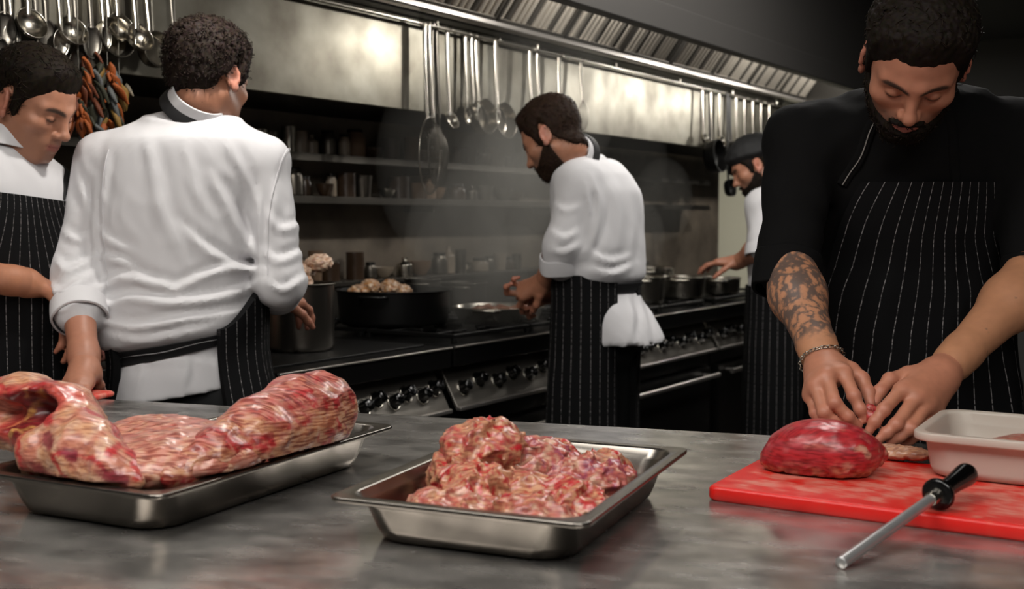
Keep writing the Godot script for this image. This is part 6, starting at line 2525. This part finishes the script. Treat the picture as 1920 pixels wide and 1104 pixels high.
# middle of the line, back half turned, bending over the pan
func cook_at_the_burners() -> void:
	var base := at(1118, 552, 3.74)
	base.y = 0
	var who := person("cook in a white jacket with short brown hair bending over the burners, half turned away", base)
	var body := MB.new()
	var hx := Transform3D(face_to(-0.86, -0.42, 32, 3), at(1036, 258, 3.68))
	var neck := at(1078, 296, 3.72)
	head(who, body, hx, neck, {"stubble": 0.8, "beard": 0.0025, "top": 0.019, "side": 0.009, "curl": 0.003, "fore": 0.006, "cell": 0.0046, "hair_cell": 0.005, "strands": 1500, "strand": 0.013, "wind": 0.25, "hair_tone": Color(0.022, 0.013, 0.009)})
	var sh := at(1086, 335, 3.63)
	var el := at(1055, 462, 3.60)
	var cu := at(1050, 492, 3.62)
	var wr := at(1022, 528, 3.72)
	var tone := Color(0.36, 0.155, 0.09)
	arm_skin(body, el, wr, 0.043, 0.03, tone, 0.006)
	hand(body, wr.lerp(el, 0.1), wr, curled(wr, Vector3(-0.75, -0.35, -0.3), Vector3(0.15, -0.6, -0.7), 1.15, true, 1.0, 0.85), tone, 0.0045, 0.03)
	var sh2 := at(1140, 335, 3.86)
	var el2 := at(1075, 480, 3.95)
	var wr2 := at(1040, 548, 3.86)
	arm_skin(body, el2, wr2, 0.043, 0.03, tone, 0.006)
	hand(body, wr2.lerp(el2, 0.1), wr2, curled(wr2, Vector3(-0.7, -0.2, 0.4), Vector3(0, -0.7, -0.4), 1.1, false, 1.0, 0.85), tone, 0.0045, 0.03)
	var fw := Vector3(-0.8, 0, -0.6)
	var lf := Vector3(-0.6, 0, 0.8)
	var feet := [base + lf * 0.12, base - lf * 0.12]
	core(body, neck, Vector3(base.x, 0.93, base.z), [[sh, el], [sh2, el2]], feet)
	wear("body", body, M.skin, who)
	var yaw := atan2(fw.x, fw.z)
	var row := func(y: float, x: float, hw: float, hd: float, dz := 0.0) -> Array:
		var q := at(x, y, 3.74 + dz)
		return [q.y, q.x, q.z, hw, hd]
	var f := Field.new()
	var l := f.loft([row.call(640, 1156, 0.165, 0.15), row.call(590, 1142, 0.158, 0.13), row.call(546, 1126, 0.15, 0.105), row.call(534, 1126, 0.152, 0.106), row.call(518, 1124, 0.178, 0.13), row.call(480, 1122, 0.185, 0.13),
		row.call(420, 1122, 0.185, 0.125), row.call(360, 1118, 0.185, 0.12), row.call(325, 1108, 0.165, 0.10), row.call(306, 1098, 0.12, 0.08), row.call(296, 1090, 0.07, 0.055)], yaw, 0.035)
	f.cap(at(1084, 314, 3.70), sh, 0.045, 0.06, 0.05)
	f.cap(at(1100, 314, 3.76), sh2, 0.045, 0.06, 0.05)
	f.cap(sh, el, 0.062, 0.058, 0.02)
	f.cap(el, cu, 0.058, 0.055, 0.03)
	f.cap(sh2, el2, 0.062, 0.056, 0.02)
	f.rough = 0.016
	var folds := Folds.new()
	folds.lo = Vector2(at(1000, 660, 3.6).x, at(1000, 660, 3.6).y)
	folds.hi = Vector2(at(1245, 270, 3.6).x, at(1245, 270, 3.6).y)
	folds.bake(strokes_px([
		[[[1108, 335], [1122, 380], [1112, 440], [1094, 480]], 0.014, 0.014], [[[1098, 350], [1104, 400], [1096, 450]], 0.010, 0.010], [[[1150, 330], [1165, 400], [1160, 470]], 0.008, 0.018], [[[1180, 360], [1190, 430], [1180, 500]], 0.008, 0.014],
		[[[1100, 470], [1140, 490], [1190, 480]], 0.008, 0.012], [[[1110, 505], [1150, 512], [1195, 495]], 0.010, 0.011], [[[1035, 380], [1060, 395], [1085, 385]], 0.007, 0.010], [[[1030, 430], [1055, 445], [1085, 430]], 0.008, 0.010], [[[1028, 465], [1055, 472], [1088, 455]], 0.008, 0.009],
		[[[1180, 555], [1188, 590], [1182, 630]], 0.010, 0.010], [[[1205, 555], [1212, 595], [1220, 630]], 0.009, 0.010]], 3.62))
	f.post = func(p: Vector3, d: float) -> float:
		if d > 0.03 or d < -0.03:
			return d
		return d - folds.get_at(p.x, p.y) * step(base.z - 0.08, base.z + 0.0, p.z) + 0.002 * crease(p + Vector3(p.y * 0.4, 0, 0), 9.0, 4.0, 8.0, 30.0)
	var mb := MB.new()
	net(mb, f, Vector3(at(1005, 400, 3.74).x, 0.87, base.z - 0.35), Vector3(at(1245, 400, 3.74).x, 1.56, base.z + 0.27), 0.0095)
	wear("jacket", mb, M.cotton, who, "white cotton chef jacket with its tail hanging out")
	mb = MB.new()
	ring_band(mb, cu, cu - el + Vector3(0.01, 0, 0), 0.06, 0.058, 0.05, 0.006, Vector3.RIGHT, 0.002, 0.001)
	wear("turned_up_cuff", mb, M.cotton, who)
	collar(who, hx, neck, Vector3(-0.1, 0.1, 0))
	# apron skirt, open at the back
	var skirt := Field.new()
	skirt.loft([[0.3, base.x - 0.01, base.z, 0.175, 0.125], [0.7, base.x - 0.01, base.z, 0.17, 0.12], [0.95, base.x, base.z, 0.165, 0.118], [1.08, base.x, base.z, 0.165, 0.115], [1.2, base.x, base.z, 0.18, 0.12]], yaw)
	var axis := func(y: float) -> Vector3: return Vector3(base.x, y, base.z)
	mb = MB.new()
	drape(mb, skirt, axis, func(_w): return deg_to_rad(26.0), func(_w): return deg_to_rad(-280.0), func(_u): return at(1100, 512, 3.74).y, func(_u): return 0.3, 84, 30, 0.01, Vector2(30.0, 3.0),
		func(u, w, q): return 0.006 * sin(u * 50.0 + 2.0 * wob.get_noise_2d(u * 5.0, w * 2.0)) * w)
	wear("apron", mb, M.stripe, who, "black apron with thin white stripes")
	mb = MB.new()
	var smooth := Field.new()
	smooth.prims.append(l)
	belt(mb, smooth, axis, deg_to_rad(22), deg_to_rad(110), func(_u): return at(1160, 538, 3.70).y, 0.03, 0.008)
	wear("apron_tie", mb, M.band, who)
	legs(who, Vector3(base.x + 0.02, 0.86, base.z), feet, M.trousers, 0.085)
	shoes(who, feet, fw)

# left edge, face in half profile
func cook_at_the_left() -> void:
	var base := at(2, 552, 2.72)
	base.y = 0
	var who := person("young cook with short dark hair looking down, at the left edge of the view", base)
	var body := MB.new()
	var hx := Transform3D(face_to(0.96, 0.24, 28, 3), at(61, 193, 2.70))
	var neck := at(14, 285, 2.70)
	head(who, body, hx, neck, {"stubble": 0.32, "top": 0.018, "side": 0.008, "curl": 0.002, "fore": 0.004, "cell": 0.0036, "hair_cell": 0.0042, "strands": 1800, "strand": 0.014, "wind": 0.15, "hair_tone": Color(0.011, 0.008, 0.006), "tone": Color(0.37, 0.165, 0.10)})
	var sh_r := at(-60, 345, 2.62)
	var el_r := at(-95, 512, 2.46)
	var wr_r := at(44, 528, 2.62)
	var tone := Color(0.42, 0.18, 0.10)
	arm_skin(body, el_r, wr_r, 0.042, 0.03, tone)
	hand(body, wr_r.lerp(el_r, 0.1), wr_r, curled(wr_r, Vector3(0.25, -0.3, -0.9), Vector3(0.1, -0.9, -0.2), 0.5), tone, 0.004, 0.03)
	var sh_l := at(80, 345, 2.82)
	var el_l := at(92, 470, 2.87)
	var wr_l := at(100, 560, 2.74)
	arm_skin(body, el_l, wr_l, 0.042, 0.03, tone)
	hand(body, wr_l.lerp(el_l, 0.1), wr_l, curled(wr_l, Vector3(0.5, -0.6, 0.3), Vector3(-0.4, -0.6, 0.0), 0.5, true), tone, 0.005, 0.03)
	var fw := Vector3(0.8, 0, 0.6)
	var lf := Vector3(0.6, 0, -0.8)
	var feet := [base + lf * 0.12, base - lf * 0.12]
	core(body, neck, Vector3(base.x, 0.93, base.z), [[sh_r, el_r], [sh_l, el_l]], feet)
	wear("body", body, M.skin, who)
	var yaw := atan2(fw.x, fw.z)
	var row := func(y: float, x: float, hw: float, hd: float) -> Array:
		var q := at(x, y, 2.72)
		return [q.y, q.x, q.z, hw, hd]
	var f := Field.new()
	var l := f.loft([row.call(760, 0, 0.165, 0.125), row.call(660, 0, 0.162, 0.12), row.call(560, 0, 0.165, 0.122), row.call(470, -2, 0.175, 0.126), row.call(400, -2, 0.18, 0.128), row.call(345, 0, 0.17, 0.115), row.call(310, 4, 0.13, 0.09), row.call(285, 8, 0.085, 0.07)], yaw, 0.035)
	f.cap(at(0, 312, 2.68), sh_r, 0.055, 0.06, 0.05)
	f.cap(at(30, 312, 2.76), sh_l, 0.055, 0.055, 0.05)
	f.cap(sh_r, el_r, 0.062, 0.055, 0.02)
	f.cap(sh_l, el_l, 0.055, 0.05, 0.02)
	f.rough = 0.012
	f.post = func(p: Vector3, d: float) -> float:
		if d > 0.03 or d < -0.03:
			return d
		return d + 0.005 * crease(p + Vector3(p.y * 0.4, 0, 0), 8.0, 4.0, 6.0, 50.0)
	var mb := MB.new()
	net(mb, f, Vector3(at(-180, 400, 2.72).x, 0.84, base.z - 0.32), Vector3(at(135, 400, 2.72).x, 1.50, base.z + 0.27), 0.0095)
	wear("jacket", mb, M.cotton, who, "white cotton chef jacket")
	collar(who, hx, neck, Vector3(0, 0.2, 0), false)
	mb = MB.new()
	ring_band(mb, el_r + (wr_r - el_r).normalized() * 0.03, wr_r - el_r, 0.052, 0.052, 0.05, 0.006)
	wear("turned_up_cuff", mb, M.cotton, who)
	var smooth := Field.new()
	smooth.prims.append(l)
	var axis := func(y: float) -> Vector3: return Vector3(base.x, y, base.z)
	var mid := rad_to_deg(yaw)
	mb = MB.new()
	var bib: float = at(60, 366, 2.62).y
	drape(mb, smooth, axis, func(w): return deg_to_rad(mid - lerpf(58.0, 120.0, step(0.0, 0.3, w))), func(w): return deg_to_rad(mid + lerpf(50.0, 120.0, step(0.0, 0.3, w))), func(u): return bib - 0.03 * (u - 0.5), func(_u): return 0.5, 70, 40, 0.01, Vector2(19.0, 3.0),
		func(u, w, q): return 0.006 * sin(u * 40.0 + 2.0 * wob.get_noise_2d(u * 5.0, w * 2.0)) * w)
	wear("apron", mb, M.stripe, who, "black apron with thin white stripes")
	for a in [[-46.0, -70.0], [44.0, 75.0]]:
		mb = MB.new()
		var pts := []
		for k in 5:
			var t := k / 4.0
			var ang := deg_to_rad(mid + lerpf(a[0], a[1], t * t))
			var y := lerpf(bib - 0.01, neck.y - 0.03, t)
			pts.append(Vector3(base.x, y, base.z) + Vector3(sin(ang), 0, cos(ang)) * lerpf(0.16, 0.08, t))
		ribbon(mb, f, pts, 0.02, 0.004, func(p): return (Vector3(base.x + 0.01, p.y, base.z) - p).normalized())
		wear("apron_strap", mb, M.band, who)
	legs(who, Vector3(base.x, 0.86, base.z), feet, M.trousers)
	shoes(who, feet, fw)

# far end of the line, with a cap
func cook_with_cap() -> void:
	var base := at(1462, 552, 5.05)
	base.y = 0
	var who := person("farthest cook, in a white jacket and black cap, reaching over the last range", base)
	var body := MB.new()
	var hx := Transform3D(face_to(-0.93, -0.2, 28, 2), at(1416, 312, 5.0))
	var neck := at(1444, 342, 5.04)
	head(who, body, hx, neck, {"stubble": 0.8, "beard": 0.004, "top": 0.008, "side": 0.006, "cell": 0.006, "hair_cell": 0.007, "strands": 0, "hat": true, "tone": Color(0.37, 0.165, 0.10)})
	var sh := at(1432, 376, 4.96)
	var el := at(1426, 462, 4.90)
	var wr := at(1384, 492, 5.02)
	var tone := Color(0.38, 0.165, 0.10)
	arm_skin(body, el, wr, 0.043, 0.03, tone, 0.008)
	hand(body, wr.lerp(el, 0.1), wr, curled(wr, Vector3(-0.9, 0.0, -0.3), Vector3(0, -1, 0), 0.4, true), tone, 0.006, 0.03)
	var fw := Vector3(-0.87, 0, -0.5)
	var lf := Vector3(-0.5, 0, 0.87)
	var feet := [base + lf * 0.12, base - lf * 0.12]
	core(body, neck, Vector3(base.x, 0.93, base.z), [[sh, el]], feet)
	wear("body", body, M.skin, who)
	var yaw := atan2(fw.x, fw.z)
	var f := Field.new()
	var row := func(y: float, x: float, hw: float, hd: float) -> Array:
		var q := at(x, y, 5.05)
		return [q.y, q.x, q.z, hw, hd]
	f.loft([row.call(560, 1462, 0.165, 0.125), row.call(500, 1460, 0.17, 0.125), row.call(430, 1458, 0.18, 0.125), row.call(380, 1454, 0.18, 0.12), row.call(355, 1450, 0.13, 0.09), row.call(343, 1447, 0.08, 0.065)], yaw)
	f.cap(at(1444, 354, 5.0), sh, 0.055, 0.06, 0.05)
	f.cap(sh, el, 0.062, 0.058, 0.02)
	f.rough = 0.012
	f.post = func(p: Vector3, d: float) -> float:
		return d + 0.006 * crease(p, 9.0, 5.0, 6.0, 70.0)
	var mb := MB.new()
	net(mb, f, base + Vector3(-0.3, 0.9, -0.3), base + Vector3(0.3, 1.5, 0.32), 0.014)
	wear("jacket", mb, M.cotton, who, "white cotton chef jacket")
	collar(who, hx, neck, Vector3(-0.1, 0.1, 0))
	mb = MB.new()
	ring_band(mb, el + (el - sh).normalized() * 0.02, el - sh, 0.058, 0.058, 0.05, 0.006)
	wear("turned_up_cuff", mb, M.cotton, who)
	var skirt := Field.new()
	skirt.loft([[0.3, base.x, base.z, 0.185, 0.14], [0.7, base.x, base.z, 0.18, 0.135], [0.97, base.x, base.z, 0.17, 0.13], [1.2, base.x, base.z, 0.18, 0.13]], yaw)
	mb = MB.new()
	drape(mb, skirt, func(y): return Vector3(base.x, y, base.z), func(_w): return deg_to_rad(20.0), func(_w): return deg_to_rad(-260.0), func(_u): return 1.0, func(_u): return 0.3, 70, 16, 0.01, Vector2(28.0, 3.0), func(u, w, q): return 0.006 * sin(u * 50.0) * w)
	wear("apron", mb, M.stripe, who, "black apron with thin white stripes")
	legs(who, Vector3(base.x, 0.86, base.z), feet, M.trousers, 0.085)
	shoes(who, feet, fw)
func people() -> void:
	var t0 := Time.get_ticks_msec()
	cook_in_black()
	cook_back_view()
	cook_at_the_burners()
	cook_at_the_left()
	cook_with_cap()
	weave_all()
	if TIMING:
		print("woven ", Time.get_ticks_msec() - t0)

# ---------------------------------------------------------------- steam
func puff(where: Vector3, size: Vector3, density: float, label: String) -> void:
	var v := FogVolume.new()
	v.name = numbered("steam")
	v.shape = RenderingServer.FOG_VOLUME_SHAPE_ELLIPSOID
	v.size = size
	var m := FogMaterial.new()
	m.albedo = Color(0.9, 0.89, 0.86)
	m.density = density
	v.material = m
	add_child(v, true)
	v.position = where
	tag(v, label, "steam", "steam over the pans", "stuff")

func steam() -> void:
	var rng := RandomNumberGenerator.new()
	rng.seed = 21
	var words := ["low", "middle", "upper"]
	# a plume that widens and thins as it climbs, made of many faint puffs
	for plume in [[at(930, 570, 4.0), 11, 0.70, 0.135, 0.55, "the shallow pan"], [line(1.72, 1.04, -0.32), 4, 0.5, 0.11, 0.55, "the pots of the third range"]]:
		var n: int = plume[1]
		for i in n:
			var t := float(i) / (n - 1)
			var r: float = plume[3] * (1.0 + 1.0 * t) * (0.75 + 0.6 * rng.randf())
			var q: Vector3 = plume[0] + Vector3((rng.randf() - 0.55) * 0.42 * (0.35 + t), plume[2] * t, (rng.randf() - 0.5) * 0.2 * (0.3 + t))
			puff(q, Vector3(r * 1.6, r * 2.3, r * 1.4), plume[4] * (1.6 - 1.25 * t), "%s part of the steam rising over %s" % [words[mini(int(t * 3.0), 2)], plume[5]])
